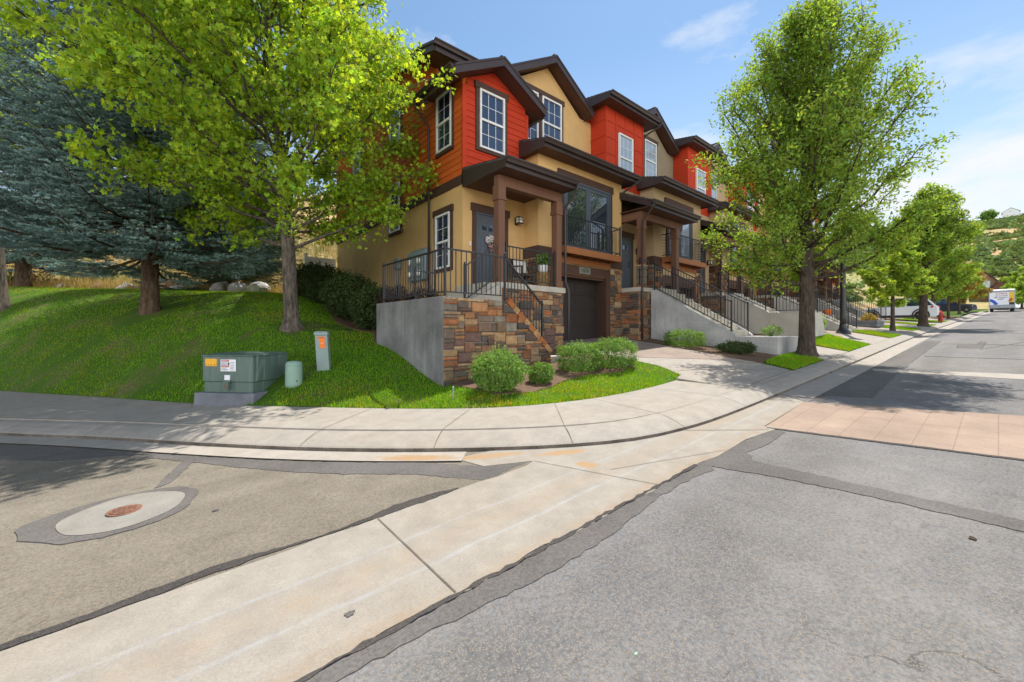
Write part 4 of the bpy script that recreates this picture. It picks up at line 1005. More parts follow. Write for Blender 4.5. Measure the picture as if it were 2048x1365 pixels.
blossoms('ribbon', (7.05, 9.22, 2.33), (.08,.03,.13), 40, .05, M['pinkr'], None, None, par=wr)
bk = empty('basket_table', (8.22, 8.33, zs1), 'woven round basket table on the corner porch', 'basket')
o = MB(); o.lathe((8.22,8.33,zs1), [(.17,0),(.2,.1),(.21,.3),(.2,.42),(.17,.43)], 24); o.build('basket_body', M['wicker'], bk, smooth=True)
o = MB()
for k in range(9):
    z = zs1 + .04 + k*.045; o.tube([(8.22+.212*math.cos(t)*(1-.12*abs(k-5)/5), 8.33+.212*math.sin(t)*(1-.12*abs(k-5)/5), z + .012*math.sin(t*9+k*3)) for t in np.linspace(0, 6.28, 37)], .014, 5)
o.build('basket_weave', M['wicker'], bk)
pt = empty('flower_pot', (8.22, 8.33, zs1+.43), 'white flower pot with green plant on the basket table', 'flower pot')
o = MB(); o.lathe((8.22,8.33,zs1+.435), [(.11,0),(.135,.06),(.14,.2),(.13,.215),(.115,.20)], 24); o.build('pot', M['white'], pt, smooth=True)
blossoms('foliage', (8.22, 8.33, zs1+.80), (.26,.2,.2), 420, .05, M['bush'], None, None, par=pt)
ch = empty('wicker_chair', (7.72, 8.62, zs1), 'dark wicker chair with pale cushion on the corner porch', 'chair')
o = MB(); o.box(7.45,7.98,8.35,8.85,zs1+.30,zs1+.38)
o.build('seat', M['barkd'], ch, bevel=.02)
o = MB(); o.hexa([(7.45,8.80,zs1+.381),(7.98,8.80,zs1+.381),(7.98,8.86,zs1+.381),(7.45,8.86,zs1+.381)], [(7.42,8.92,zs1+.85),(8.0,8.92,zs1+.85),(8.0,8.98,zs1+.85),(7.42,8.98,zs1+.85)]); o.build('backrest', M['barkd'], ch, bevel=.02)
for x in (7.47, 7.93):
    for y in (8.38, 8.80):
        o = MB(); o.bar((x,y,zs1),(x,y,zs1+.299),.04); o.build('leg', M['barkd'], ch)
    o = MB(); o.bar((x,8.36,zs1+.56),(x,8.85,zs1+.60),.06,.03); o.bar((x,8.39,zs1+.381),(x,8.39,zs1+.545),.035); o.build('armrest', M['barkd'], ch)
cu = tag(MB().hexa([(7.5,8.60,zs1+.40),(7.92,8.60,zs1+.40),(7.9,8.72,zs1+.40),(7.52,8.72,zs1+.40)], [(7.46,8.76,zs1+.78),(7.96,8.76,zs1+.78),(7.93,8.84,zs1+.78),(7.49,8.84,zs1+.78)]).build('cushion', M['cush'], None, smooth=False, bevel=.05), 'pale patterned cushion leaning in the dark wicker chair', 'cushion')
# ---- corner retaining wall and stairs
rt = empty('retaining_wall', (4.1, 6.85, -1.1), 'corner retaining wall, grey concrete on one side and stone veneer in front', 'wall')
c = MB(); c.prism([(4.03,6.76,-1.6),(4.03,9.9,-1.6),(4.03,9.9,.665),(4.03,6.76,.655)], (.22,0,0)); c.box(4.251,6.1,9.7,9.9,-1.2,.6); c.build('concrete_wall', M['cwall'], rt, bevel=.012)
TOPX, ENDX, TZ, EZ = 5.62, 6.93, .64, -.50
clip = lambda x: TZ if x < TOPX else TZ + (EZ - TZ) * (x - TOPX) / (ENDX - TOPX) 
k = MB(); k.prism([(4.251,6.78,-1.6),(ENDX-.01,6.78,-1.6),(ENDX-.01,6.78,EZ-.03),(TOPX,6.78,TZ-.02),(4.251,6.78,TZ-.02)], (0,.16,0)); k.build('wall_core', M['mortar'], rt)
m = MB(); fw = amap('x', 6.78); stones(m, fw, 4.035, ENDX, -1.3, TZ, clip, cell=.08, seed=33, n0=.025, bright=1.2)
# sloped capstones
n = 8; rg = random.Random(4)
ts = [0]
while ts[-1] < 1: ts.append(min(1, ts[-1] + rg.uniform(.10, .17)))
for a, b_ in zip(ts[:-1], ts[1:]):
    a += .006; b_ -= .006
    if b_ - a < .03: continue
    A = Vector((TOPX + (ENDX-TOPX)*a, 0, TZ + (EZ-TZ)*a)); B = Vector((TOPX + (ENDX-TOPX)*b_, 0, TZ + (EZ-TZ)*b_)); nr = Vector((.66, 0, .75)) * rg.uniform(.045, .07)
    col = rg.choice(PAL[:4] + PAL[8:10]); low = -Vector((.66,0,.75))*.06
    m.prism([(A.x+low.x,6.72,A.z+low.z),(B.x+low.x,6.72,B.z+low.z),(B.x+nr.x,6.72,B.z+nr.z),(A.x+nr.x,6.72,A.z+nr.z)], (0,.25,0)); 
    for q in range(1, 7): m.c[-q] = col
m.build('stone_veneer', M['stone'], rt, bevel=.008)
st1 = empty('porch_staircase', (6.4, 7.4, -.6), 'pale concrete staircase climbing behind the corner stone wall to the porch', 'staircase')
o = MB(); n = 7
for i in range(n):
    x1 = ENDX + .12 - i*.235; o.box(TOPX - .2, x1, 6.96, 7.94, -1.2, -.62 + (i+1)*(TZ + .62)/n - .03 + .0)
o.box(4.252, TOPX, 6.96, 9.28, -1.2, TZ - .055); o.build('step_flight', M['cap'], st1, bevel=.008)
o = MB()
for i in range(3): o.box(5.35 + i*.29, 6.26, 7.98, 9.25, TZ - .05, TZ - .05 + (i+1)*.195)
o.build('step_flight', M['cap'], st1, bevel=.008)
o = MB(); o.prism([(5.2,7.8,TZ-.2),(6.3,7.8,TZ-.2),(6.3,7.8,zs1-.05),(5.2,7.8,TZ-.03)], (0,.17,0)); o.build('cheek_wall', M['cap'], st1, bevel=.01)
o = MB(); o.box(6.95, 7.35, 6.78, 7.7, -1.1, -.60); o.build('bottom_step', M['cap'], st1, bevel=.01)
def railthing(segs, label, base, **kw):
    t = empty('railing', base, label, 'railing', 'black iron railings')
    for p0, p1, po in segs: railing(t, p0, p1, posts=po, **kw)
    return t
railthing([((4.14,6.86,.66),(4.14,9.72,.67),(1,1)), ((4.14,6.86,.66),(5.62,6.86,.66),(0,1)), ((5.62,6.86,.66),(6.74,6.86,-.32),(0,1))], 'black iron railing round the top of the corner retaining wall', (4.14,6.86,.66))
railthing([((5.30,7.92,.62),(6.22,7.92,1.22),(1,0))], 'short sloping iron railing beside the steps to the slate front door', (5.3,7.92,.62), h=.86)
railthing([((6.55,7.95,zs1),(8.28,7.95,zs1),(1,1))], 'black iron railing between the two posts of the corner porch', (6.55,7.95,zs1), h=.92)
railthing([((5.3,9.26,.62),(4.75,9.26,.62),(1,1)),], 'low iron railing below the side window behind the corner stairs', (5.3,9.26,.62), h=.85)
# ---- street stairs of the other houses
def stair_unit(i, x0, x1, ya, yb, za, zb, lab, rlab, wallm, landing=None, gz=-1.2, turn=False):
    """flight from porch (y=ya,z=za) down towards the street (y=yb,z=zb) between two side walls"""
    t = empty('front_staircase', ((x0+x1)/2, yb, zb), lab, 'staircase', 'front staircases of the row')
    n = max(3, round((za-zb)/.175)); wt = .15
    for k, x in enumerate((x0, x1-wt)):
        w = MB(); w.prism([(x,ya,gz),(x,ya,za-.08),(x,ya-.18,za-.08),(x,yb,zb+.12),(x,yb-.12,zb+.02),(x,yb-.12,gz)], (wt,0,0)); w.build('side_wall', M[wallm], t, bevel=.012)
    s = MB(); run = (ya-yb)/n
    for q in range(n): s.box(x0+wt+.001, x1-wt-.001, yb+q*run-.01, ya, zb-.3 if q == 0 else zb+q*(za-zb)/n-.1, zb+(q+1)*(za-zb)/n-.015)
    s.build('step_flight', M['cap'], t, bevel=.008)
    if landing:
        l = MB(); lx0, lx1, ly0, ly1, lz = landing; l.box(lx0, lx1, ly0, ly1, gz, lz); l.build('landing', M[wallm], t, bevel=.015)
    r = empty('railing', (x0, yb, zb), rlab[0], 'railing', 'black iron railings')
    railing(r, (x0+wt/2, ya-.1, za-.06), (x0+wt/2, yb+.02, zb+.13), .9, (1,1), finial=False)
    r2 = empty('railing', (x1, yb, zb), rlab[1], 'railing', 'black iron railings')
    railing(r2, (x1-wt/2, ya-.1, za-.06), (x1-wt/2, yb+.02, zb+.13), .9, (1,1), finial=False)
    return t
z2 = units[1][1]; z3 = units[2][1]; z4 = units[3][1]
stair_unit(2, 13.1, 14.52, 7.9, 5.22, z2, -.15, 'concrete staircase between grey side walls, facing the second driveway', ['nearer handrail of the stair beside the corner driveway', 'farther handrail of the stair beside the corner driveway'], 'cwall2', (13.1, 14.95, 3.97, 5.1, -.17))
t3 = stair_unit(3, 19.25, 20.7, 7.9, 6.3, z3, .74, 'staircase and long pale plastered landing wall behind the big tree trunk', ['nearer sloped handrail above the pale plastered landing', 'farther sloped handrail above the pale plastered landing'], 'cwallw', (19.26, 20.69, 4.75, 6.17, .74), gz=-.9)
o = MB(); o.prism([(20.691,4.76,-.9),(21.4,4.76,-.9),(21.4,4.76,.1),(20.95,4.76,.70),(20.691,4.76,.73)], (0,1.3,0)); o.build('landing', M['cwallw'], t3, bevel=.01)
railthing([((19.33,6.18,.74),(19.33,4.83,.74),(0,1)), ((19.33,4.83,.74),(20.6,4.83,.74),(0,1))], 'level iron railing round the pale landing behind the tree trunk', (19.3,4.8,.74), finial=False)
for q, (lab, rl) in enumerate([('broad pale stair behind the street lamp', ['left handrail of the broad stair behind the street lamp', 'right handrail of the broad stair behind the street lamp']),
       ('stair beyond the young tree, next to the timber planter', ['nearer handrail of the stair beyond the young tree', 'farther handrail of the stair beyond the young tree']),
       ('farthest stair of the row, beside the white crossover', ['nearer handrail of the stair beside the white crossover', 'farther handrail of the stair beside the white crossover'])]):
    L, r, gz = UN[3+q]; yb = (4.7, 4.9, 5.2)[q]
    zb = float(S(L+1)) + .14 + .1*(yb-2.9)
    stair_unit(4+q, L+.6, L+2.6, 7.9, yb, units[3+q][1], zb, lab, rl, 'cwallw' if q == 0 else 'cwall2', gz=zb-.5)
# ---------------------------------------------------------------- vegetation
def leaf_cloud(P, size, shape, seed, up=.35, tint=(.7, 1.25), warm=.12, outw=None, patch=None):
    """instances of a small leaf outline at points P. shape: (verts (k,2..3), faces (m,4))"""
    rg = np.random.default_rng(seed); n = len(P); sv, sf = shape; k = len(sv)
    nrm = rg.normal(size=(n, 3)); nrm /= np.linalg.norm(nrm, axis=1)[:, None]; nrm[:, 2] += up
    if outw is not None: nrm += outw * .5
    nrm /= np.linalg.norm(nrm, axis=1)[:, None]
    a = rg.normal(size=(n, 3)); a -= nrm * (a * nrm).sum(1)[:, None]; a /= np.linalg.norm(a, axis=1)[:, None]; b = np.cross(nrm, a)
    s = size * rg.uniform(.65, 1.25, n)[:, None, None]
    V = P[:, None, :] + s * (a[:, None, :] * sv[None, :, 0:1] + b[:, None, :] * sv[None, :, 1:2] + nrm[:, None, :] * sv[None, :, 2:3])
    F = (np.arange(n) * k)[:, None, None] + sf[None]
    br = rg.uniform(tint[0], tint[1], n); w = rg.normal(0, warm, n)
    if patch is not None: br *= patch
    T = np.stack([br * (1 + w), br * np.ones(n), br * (1 - w)], 1)
    T = np.repeat(T, len(sf), axis=0)
    return V.reshape(-1, 3), F.reshape(-1, sf.shape[1]), np.clip(T, .05, 3)
def lobes():
    vs = [(0, 0, 0)]; fs = []
    for ang, r, w in ((90, 1.0, .30), (40, .82, .26), (140, .82, .26), (-8, .55, .22), (188, .55, .22)):
        t = R(ang); d = np.array([math.cos(t), math.sin(t)]); q = np.array([-d[1], d[0]]); i = len(vs)
        for p, z in ((d*r*.5 - q*w, .06), (d*r, -.12), (d*r*.5 + q*w, .06)): vs.append((p[0], p[1] - .2, z))
        fs.append((0, i, i+1, i+2))
    return np.array(vs), np.array(fs)
LEAF_MAPLE = lobes()
LEAF_OVAL = (np.array([(-1, 0, -.1), (0, -.48, .08), (1, 0, -.15), (0, .48, .08)]), np.array([(0, 1, 2, 3)]))
def limbpath(p0, p1, sag, n, rg):
    p0 = np.array(p0); p1 = np.array(p1); out = []
    for i in range(n + 1):
        t = i / n; p = p0 + (p1 - p0) * t; p = p + np.array([0, 0, -sag * math.sin(math.pi * t)]) + (rg.normal(0, .035, 3) * (1 if 0 < i < n else 0)) * np.linalg.norm(p1 - p0) * .4
        out.append(p)
    return out
def tree(name, label, base, H, tr, env, h0, nl, nleaf, size, lmat, bmat, shape, seed, lean=(0, 0), rise=.25, cat='tree', group=None, jit=.16, sub=10, toph=.92, tint=(.7, 1.25), flat=1.0, up=.35, sag=.08):
    """env(h) -> crown radius at relative height h (0 = crown base, 1 = top), limbs reach the envelope"""
    rg = np.random.default_rng(seed); t = empty(name, base, label, cat, group); base = np.array(base, float)
    b = MB(); lean = np.array([lean[0], lean[1], 0.])
    axis = lambda q: base + np.array([0, 0, H * q]) + lean * max(q, 0) ** 1.3 + np.array([math.sin(q*9+seed), math.cos(q*7+seed), 0]) * .022 * H * .1
    qs = np.concatenate([[0, .12/H, .3/H, .55/H], np.linspace(1.0/H, toph, 13)]); rad = [tr * ((1 - q) ** .75) * (1.0 + .55 * math.exp(-q * H / .14)) + .012 for q in qs]
    b.tube([axis(q) for q in np.concatenate([[-.02], qs])], [rad[0] * 1.25] + rad, 12)
    if tr > .13:
        for k in range(7):      # root flare
            az = k * .9 + seed; d = np.array([math.cos(az), math.sin(az), 0]); b.tube([base + d*tr*.75 + [0,0,.13], base + d*tr*1.2 + [0,0,.02], base + d*tr*rg.uniform(1.5,1.9) + [0,0,-.06]], [tr*.4, tr*.28, tr*.1], 6)
    A = []; out = []
    for i in range(nl):
        q0 = h0 + (toph - h0 - .03) * ((i + rg.uniform(0, .8)) / nl) ** 1.0; p0 = axis(q0); az = i * 2.399 + rg.uniform(-.4, .4)
        hq = (q0 - h0) / (1 - h0); he = min(1, hq + rise * min(1 - .5 * hq, .35 + 2.2 * hq) * rg.uniform(.6, 1.3)); r = env(he) * rg.uniform(.78, 1.03)
        if callable(flat): r *= flat(az)
        ctr = axis(h0 + he * (1 - h0)); p1 = ctr + np.array([math.cos(az), math.sin(az), 0]) * r
        L = np.linalg.norm(p1 - p0)
        if L < .15: continue
        path = limbpath(p0, p1, L * sag, 7, rg); r0 = max(.010, tr * (1 - q0) ** .75 * (.27 + .1*rg.random()))
        b.tube(path, [r0 * (1 - .85 * k / 7) + .004 for k in range(8)], 6, cap=False)
        ns = max(3, int(sub * L / 2.2))
        for j in range(ns):
            tt = rg.uniform(.22, 1.0); k = min(6, int(tt * 7)); c = path[k] + (path[k+1] - path[k]) * (tt * 7 - k)
            d = (p1 - p0) / L * .8 + rg.normal(0, .6, 3); d[2] += .25; d /= np.linalg.norm(d); l = L * rg.uniform(.14, .34) * (1.15 - .5 * tt)
            e = c + d * l; sp = limbpath(c, e, -.04 * l, 3, rg); b.tube(sp, [r0 * .28 * (1 - .2 * tt) + .003, .008, .006, .003], 4, cap=False)
            for m in range(6): 
                a = rg.uniform(.15, 1.05); A.append(c + (e - c) * a); out.append(l)
    b.build('trunk', bmat, t, smooth=True)
    A = np.array(A); pick = rg.integers(0, len(A), nleaf); P = A[pick] + np.clip(rg.normal(0, jit, (nleaf, 3)), -1.5*jit, 1.5*jit) * np.array([1, 1, .8])
    cen = base + np.array([0, 0, H * (h0 + 1) / 2]); o = P - cen; o /= np.linalg.norm(o, axis=1)[:, None] + 1e-6
    V, F, T = leaf_cloud(P, size, shape, seed + 1, up, tint, outw=o)
    np_mesh('crown', V, F, lmat, t, T); return t
def interp(pts): return lambda h: float(np.interp(h, [p[0] for p in pts], [p[1] for p in pts]))
def spruce(label, base, H, R0, h0, seed, m, tr, dens=1., twig=1., droop=.17, low=None):
    rg = np.random.default_rng(seed); t = empty('spruce_tree', base, label, 'spruce tree', 'spruces on the slope'); base = np.array(base, float)
    b = MB(); qs = np.concatenate([[0, .15/H, .4/H], np.linspace(.9/H, 1, 11)]); b.tube([base + np.array([0,0,-.3])] + [base + np.array([0, 0, H*q]) for q in qs], [tr*1.25] + [tr*(1-q)*(1+.22*math.exp(-q*H/.25)) + .015 for q in qs], 14)
    segs = []      # (p0, p1, radius, shade)
    z = h0
    while z < H - .25:
        q = z / H; Rr = R0 * (1 - q) ** .82; nb = int((10 if Rr > 1.2 else 7) * dens) + 1
        for k in range(nb):
            az = rg.uniform(0, 6.283); L = Rr * rg.uniform(.72, 1.08) + .12; zz = z + rg.uniform(-.12, .12)
            d = np.array([math.cos(az), math.sin(az), 0]); sd = np.array([-d[1], d[0], 0])
            n = 7; path = []
            for i in range(n + 1):
                tt = i / n; path.append(base + np.array([0, 0, zz]) + d * L * tt + np.array([0, 0, 1]) * L * (-droop * 1.6 * tt * (1.35 - tt) + (.22 * (1-q) if q > .5 else .06) * tt ** 3 + (.45 * q) * tt))
            b.tube(path, [max(.008, .011 * L * (1 - .8 * i / n)) for i in range(n + 1)], 5, cap=False)
            st = .16
            for i in range(2, n): segs.append((path[i], path[i+1], .04, i / n))
            ns = max(4, int(L / .155 * twig))
            for j in range(ns):
                tt = st + (1 - st) * (j + rg.uniform(0, 1)) / ns; i = min(n - 1, int(tt * n)); c = path[i] + (path[i+1] - path[i]) * (tt * n - i)
                s = 1 if j % 2 else -1; l = (.16 + .34 * L * (1 - tt) ** .7 * min(1, .55 + tt)) * rg.uniform(.7, 1.15); l = min(l, 1.15)
                dd = d * rg.uniform(.55, .85) + sd * s * rg.uniform(.6, .95) + np.array([0, 0, rg.uniform(-.28, .06)]); dd /= np.linalg.norm(dd); e = c + dd * l + np.array([0, 0, .06 * l])
                segs.append((c + (e-c)*.35, e, .036, tt))
                nt = int(l / .105)
                for w in range(nt):
                    f = .25 + .7 * (w + rg.uniform(0, 1)) / max(nt, 1); c2 = c + (e - c) * f; s2 = 1 if w % 2 else -1
                    sd2 = np.cross(dd, [0, 0, 1]); d2 = dd * .75 + sd2 * s2 * .75 + np.array([0, 0, rg.uniform(-.3, .15)]); d2 /= np.linalg.norm(d2); segs.append((c2, c2 + d2 * rg.uniform(.13, .27) * (1.2 - f * .4), .036, tt * .5 + f * .5))
        z += .27 * (1 - .4 * q) 
    b.build('trunk', M['barks'], t, smooth=True)
    p0 = np.array([s[0] for s in segs]); p1 = np.array([s[1] for s in segs]); rd = np.array([s[2] for s in segs]); sh = np.array([s[3] for s in segs])
    ln = np.linalg.norm(p1 - p0, axis=1); cnt = np.maximum(4, (ln * 105 * dens).astype(int)); idx = np.repeat(np.arange(len(segs)), cnt); n = len(idx)
    tt = rg.uniform(0, 1.02, n)[:, None]; ax = ((p1 - p0) / ln[:, None])[idx]; c = p0[idx] + (p1 - p0)[idx] * tt
    q = rg.normal(size=(n, 3)); q -= ax * (q * ax).sum(1)[:, None]; q /= np.linalg.norm(q, axis=1)[:, None]; q[:, 2] = q[:, 2] * .8 + .15
    tip = c + (q * .85 + ax * .55) * (rd[idx] * 1.2 * rg.uniform(.75, 1.35, n))[:, None]; w = np.cross(ax, q) * (.0115 + .006 * rg.random(n))[:, None]
    V = np.stack([c - w, c + w, tip], 1).reshape(-1, 3); F = np.arange(3 * n).reshape(n, 3)
    br = .98 * rg.uniform(.75, 1.2, n); clump = rg.uniform(.65, 1.3, len(segs))[idx]; br *= clump
    T = np.stack([br * .95, br, br * rg.uniform(.95, 1.08, n)], 1)
    np_mesh('foliage', V, F, m, t, T); return t
def shrub(label, c, rad, n, size, m, seed, cat='shrub', group=None, name='shrub', boxy=0., stems=True, tint=(.65, 1.3), inner=.55):
    rg = np.random.default_rng(seed); t = empty(name, c, label, cat, group); c = np.array(c, float); rad = np.array(rad, float)
    d = rg.normal(size=(n, 3)); d /= np.linalg.norm(d, axis=1)[:, None]
    if boxy: d = np.sign(d) * np.abs(d) ** (1 - boxy); d /= np.maximum(1, np.abs(d).max(1))[:, None] ** .5
    lump = 1 + .10 * np.sin(d[:, 0]*5 + seed) * np.cos(d[:, 1]*6 - seed) + .07 * np.sin(d[:, 2]*8 + d[:, 0]*9 + seed)
    P = c + np.array([0, 0, rad[2]]) + d * rad * (inner + (1 - inner) * rg.random(n) ** .45)[:, None] * lump[:, None] * rg.normal(1, .055, n)[:, None]
    k = P[:, 2] > c[2] + .02; P = P[k]; o = d[k]
    ns = max(12, n // 90); d2 = rg.normal(size=(ns, 3)); d2[:, 2] = np.abs(d2[:, 2]) * 1.2; d2 /= np.linalg.norm(d2, axis=1)[:, None]     # stray shoots
    Q = (c + np.array([0, 0, rad[2]]) + d2 * rad * .92)[:, None] + (d2 * rad.mean() * rg.uniform(.12, .32, ns)[:, None])[:, None] * np.linspace(.0, 1, 9)[None, :, None] + rg.normal(0, size*.35, (ns, 9, 3))
    gp = np.sin(d[k][:, 0]*11 + seed)*np.sin(d[k][:, 1]*12 + 2*seed)*np.sin(d[k][:, 2]*10) < .42      # gaps
    P = np.concatenate([P[gp], Q.reshape(-1, 3)]); o = np.concatenate([o[gp], np.repeat(d2, 9, 0)])
    V, F, T = leaf_cloud(P, size, LEAF_OVAL, seed, .3, tint, outw=o * 1.2); np_mesh('foliage', V, F, m, t, T)
    if stems:
        b = MB()
        for i in range(16):
            a = rg.uniform(0, 6.28); q = rg.uniform(.3, .8); e = c + np.array([math.cos(a)*rad[0]*q, math.sin(a)*rad[1]*q, rad[2]*rg.uniform(.9, 1.6)])
            b.tube([c + np.array([math.cos(a), math.sin(a), 0]) * .08 * rad[0] + [0,0,-.03], (c + e) / 2 + rg.normal(0, .03, 3), e], [.012, .008, .004], 4, cap=False)
        b.build('stems', M['bark'], t)
    return t
# front lawn maple, far-left maple, spruces
def mflat(az):   # the maple spreads a little more along the picture's left
    return 1 + .05 * math.cos(az - 2.6)
tree('maple_tree', 'big bright green maple in the lawn just left of the corner house', (2.54, 11.6, Y1(2.54, 11.6)), 10.9, .165,
     interp([(0, 2.3), (.1, 3.2), (.25, 4.0), (.5, 4.2), (.7, 3.6), (.88, 2.4), (1, .7)]), .18, 84, 70000, .084, M['maple'], M['bark'], LEAF_MAPLE, 5, lean=(-.9, .1), rise=.30, jit=.15, sub=15, flat=mflat, tint=(.7, 1.4), sag=-.03, group='maples on the left lawn')
tree('maple_tree', 'maple at the left edge of the photo, only trunk and few leaves visible', (-4.25, 22.0, Y1(-4.25, 22.0)), 11, .26,
     interp([(0, 1.5), (.3, 3.2), (.6, 3.3), (1, .6)]), .50, 26, 11000, .10, M['maple'], M['bark'], LEAF_MAPLE, 9, lean=(-.5, .0), rise=.3, sub=8, group='maples on the left lawn')
spruce('large blue spruce in the middle of the left lawn', (-.26, 16.6, Y1(-.26, 16.6)), 15.0, 5.0, 1.75, 3, M['spruce'], .21)
spruce('pale blue spruce farther back at the upper left', (-4.6, 27.6, 2.0), 11.2, 3.7, 1.0, 4, M['spruce'], .25, dens=.8, twig=.8)
spruce('dark spruce with branches to the ground behind the two lawn trunks', (2.3, 23.6, 1.75), 12, 3.5, .3, 6, M['spruced'], .2, dens=.9, twig=.85)
# street trees
PEARENV = interp([(0, 1.0), (.07, 2.0), (.15, 2.7), (.3, 2.82), (.5, 2.72), (.66, 2.45), (.8, 1.85), (.91, 1.2), (1, .5)])
tree('street_tree', 'large street tree with dark trunk on the grass by the second driveway', (13.79, 3.5, Y1(13.79, 3.5)), 9.6, .19, PEARENV, .19, 76, 74000, .052, M['pear'], M['barkd'], LEAF_OVAL, 21,
     lean=(.05, -.04), rise=.36, jit=.15, sub=16, group='trees along the kerb', tint=(.6, 1.35), flat=lambda az: 1 - .10*max(0, math.cos(az + .7)))
tree('street_tree', 'young bright yellow green tree before the timber planter', (28.72, 3.54, Y1(28.72, 3.54)), 4.7, .085, interp([(0, .5), (.15, 1.3), (.4, 1.6), (.7, 1.2), (1, .3)]), .27, 26, 9000, .085, M['honey'], M['barkd'], LEAF_OVAL, 22, lean=(.35, -.05), rise=.25, sub=9, jit=.12, group='trees along the kerb')
tree('street_tree', 'large green street tree in front of the parked white crossover', (35.17, 2.96, Y1(35.17, 2.96)), 8.3, .2, interp([(0, .9), (.12, 1.8), (.35, 2.35), (.6, 2.1), (.82, 1.4), (1, .5)]), .2, 44, 24000, .095, M['pear'], M['barkd'], LEAF_OVAL, 23, lean=(.3, -.3), rise=.3, sub=10, jit=.17, group='trees along the kerb')
tree('street_tree', 'slim street tree just past the fire hydrant', (51, 2.75, Y1(51, 2.75)), 5.6, .09, interp([(0, .8), (.3, 2.1), (.6, 1.9), (1, .4)]), .27, 22, 8000, .10, M['pear'], M['barkd'], LEAF_OVAL, 24, rise=.25, sub=8, jit=.15, group='trees along the kerb')
tree('street_tree', 'broad green tree behind the fire hydrant', (58, 4.2, Y1(58, 4.2)), 7.5, .14, interp([(0, 1.0), (.3, 2.6), (.6, 2.4), (1, .5)]), .22, 24, 9000, .13, M['pear'], M['barkd'], LEAF_OVAL, 25, rise=.25, sub=8, jit=.2, group='trees along the kerb')
tree('street_tree', 'yellow and orange tinged tree left of the box truck', (72, 3.0, float(S(72)) + .2), 6.6, .11, interp([(0, .9), (.3, 2.5), (.6, 2.2), (1, .4)]), .2, 22, 8000, .13, M['amber'], M['barkd'], LEAF_OVAL, 26, rise=.25, sub=8, jit=.2, group='trees along the kerb', tint=(.5, 1.4))
for k, (x, y, h, s, lab) in enumerate([(108, 4.0, 8.5, 31, 'round dark green tree behind the box truck, under the far red gable'), (112, -2.6, 7.0, 32, 'leafy green tree right of the box truck'), (99, -3.2, 5.5, 33, 'low green tree at the right edge beside the box truck'), (104, 9, 10.5, 34, 'tall dark tree left of the far red gabled house')]):
    tree('roadside_tree', lab, (x, y, float(S(x)) + .1), h, .16, interp([(0, 1.2), (.3, 3.0), (.6, 2.6), (1, .5)]), .15, 22, 7000, .19, M['pear'], M['barkd'], LEAF_OVAL, s, rise=.22, sub=7, jit=.25, group='trees at the far end of the street')
# shrubs
for k, (x, y, rx, ry, h, lab) in enumerate([(4.72, 11.75, .7, .75, 1.25, 'dark green shrub against the concrete wall end, nearest of the house side row'), (4.5, 13.1, .8, .85, 1.45, 'widest dark green shrub beside the tan side wall'), (4.35, 15.4, .75, .85, 1.35, 'dark green shrub between the widest shrub and the maple trunk'), (4.5, 17.5, .8, .9, 1.35, 'dark green shrub farthest back beside the tan side wall')]):
    shrub(lab, (x, y, Y1(x, y)), (rx, ry, h/2), 9000, .038, M['bushd'], 40 + k, group='shrubs along the side wall', inner=.5)
shrub('rounded light green shrub in front of the stone wall, largest there', (4.55, 5.72, Y1(4.55, 5.72)), (.48, .46, .36), 9000, .022, M['bush'], 50, group='clipped shrubs by the stone wall')
shrub('small light green shrub between the large shrub and the hedge pair', (5.62, 5.76, Y1(5.62, 5.76)), (.25, .25, .2), 3200, .022, M['bush'], 51, group='clipped shrubs by the stone wall')
shrub('left half of the clipped pair of light green shrubs before the garage', (6.98, 5.92, Y1(6.98, 5.92)), (.46, .42, .31), 7500, .022, M['bush'], 52, group='clipped shrubs by the stone wall', boxy=.35)
shrub('right half of the clipped pair of light green shrubs before the garage', (7.80, 5.62, Y1(7.80, 5.62)), (.48, .42, .33), 7500, .022, M['bush'], 53, group='clipped shrubs by the stone wall', boxy=.35)
shrub('low clipped hedge with yellow tips against the grey stair wall', (12.15, 6.2, Y1(12.15, 6.2)), (.38, .62, .26), 5000, .024, M['bush'], 54, boxy=.25, cat='hedge', name='hedge')
shrub('low spreading dark shrub below the grey planter wall', (12.25, 4.75, Y1(12.25, 4.75)), (.42, .5, .17), 3500, .026, M['bushd'], 55)
shrub('weedy green plant growing on the low grey planter wall', (14.2, 4.5, -.17), (.2, .3, .16), 500, .03, M['bush'], 56, cat='plant', name='weed')
shrub('purple barberry behind the corner wall railing, on the left', (4.85, 10.5, .1), (.55, .5, .55), 4500, .025, M['barb'], 57, group='purple barberries', name='barberry')
shrub('purple barberry below the side window, right of the meter cabinet', (5.55, 10.3, .2), (.5, .5, .5), 4500, .025, M['barb'], 58, group='purple barberries', name='barberry')
shrub('leafy pale flowering shrub left of the street lamp', (23.6, 5.7, -.1), (.55, .5, .45), 2500, .05, M['bush'], 59, tint=(.8, 1.9))
shrub('low green shrub at the foot of the pale landing wall', (21.9, 5.4, -.2), (.3, .3, .35), 1500, .04, M['bush'], 60)
shrub('yellow flowering plants in the timber planter', (30.9, 4.8, .45), (.8, .35, .25), 1200, .05, M['amber'], 61, cat='flowers', name='planter_flowers')
shrub('bushy green shrub behind the white crossover', (47.5, 4.6, 1.0), (.8, .7, .7), 1600, .08, M['bush'], 62)
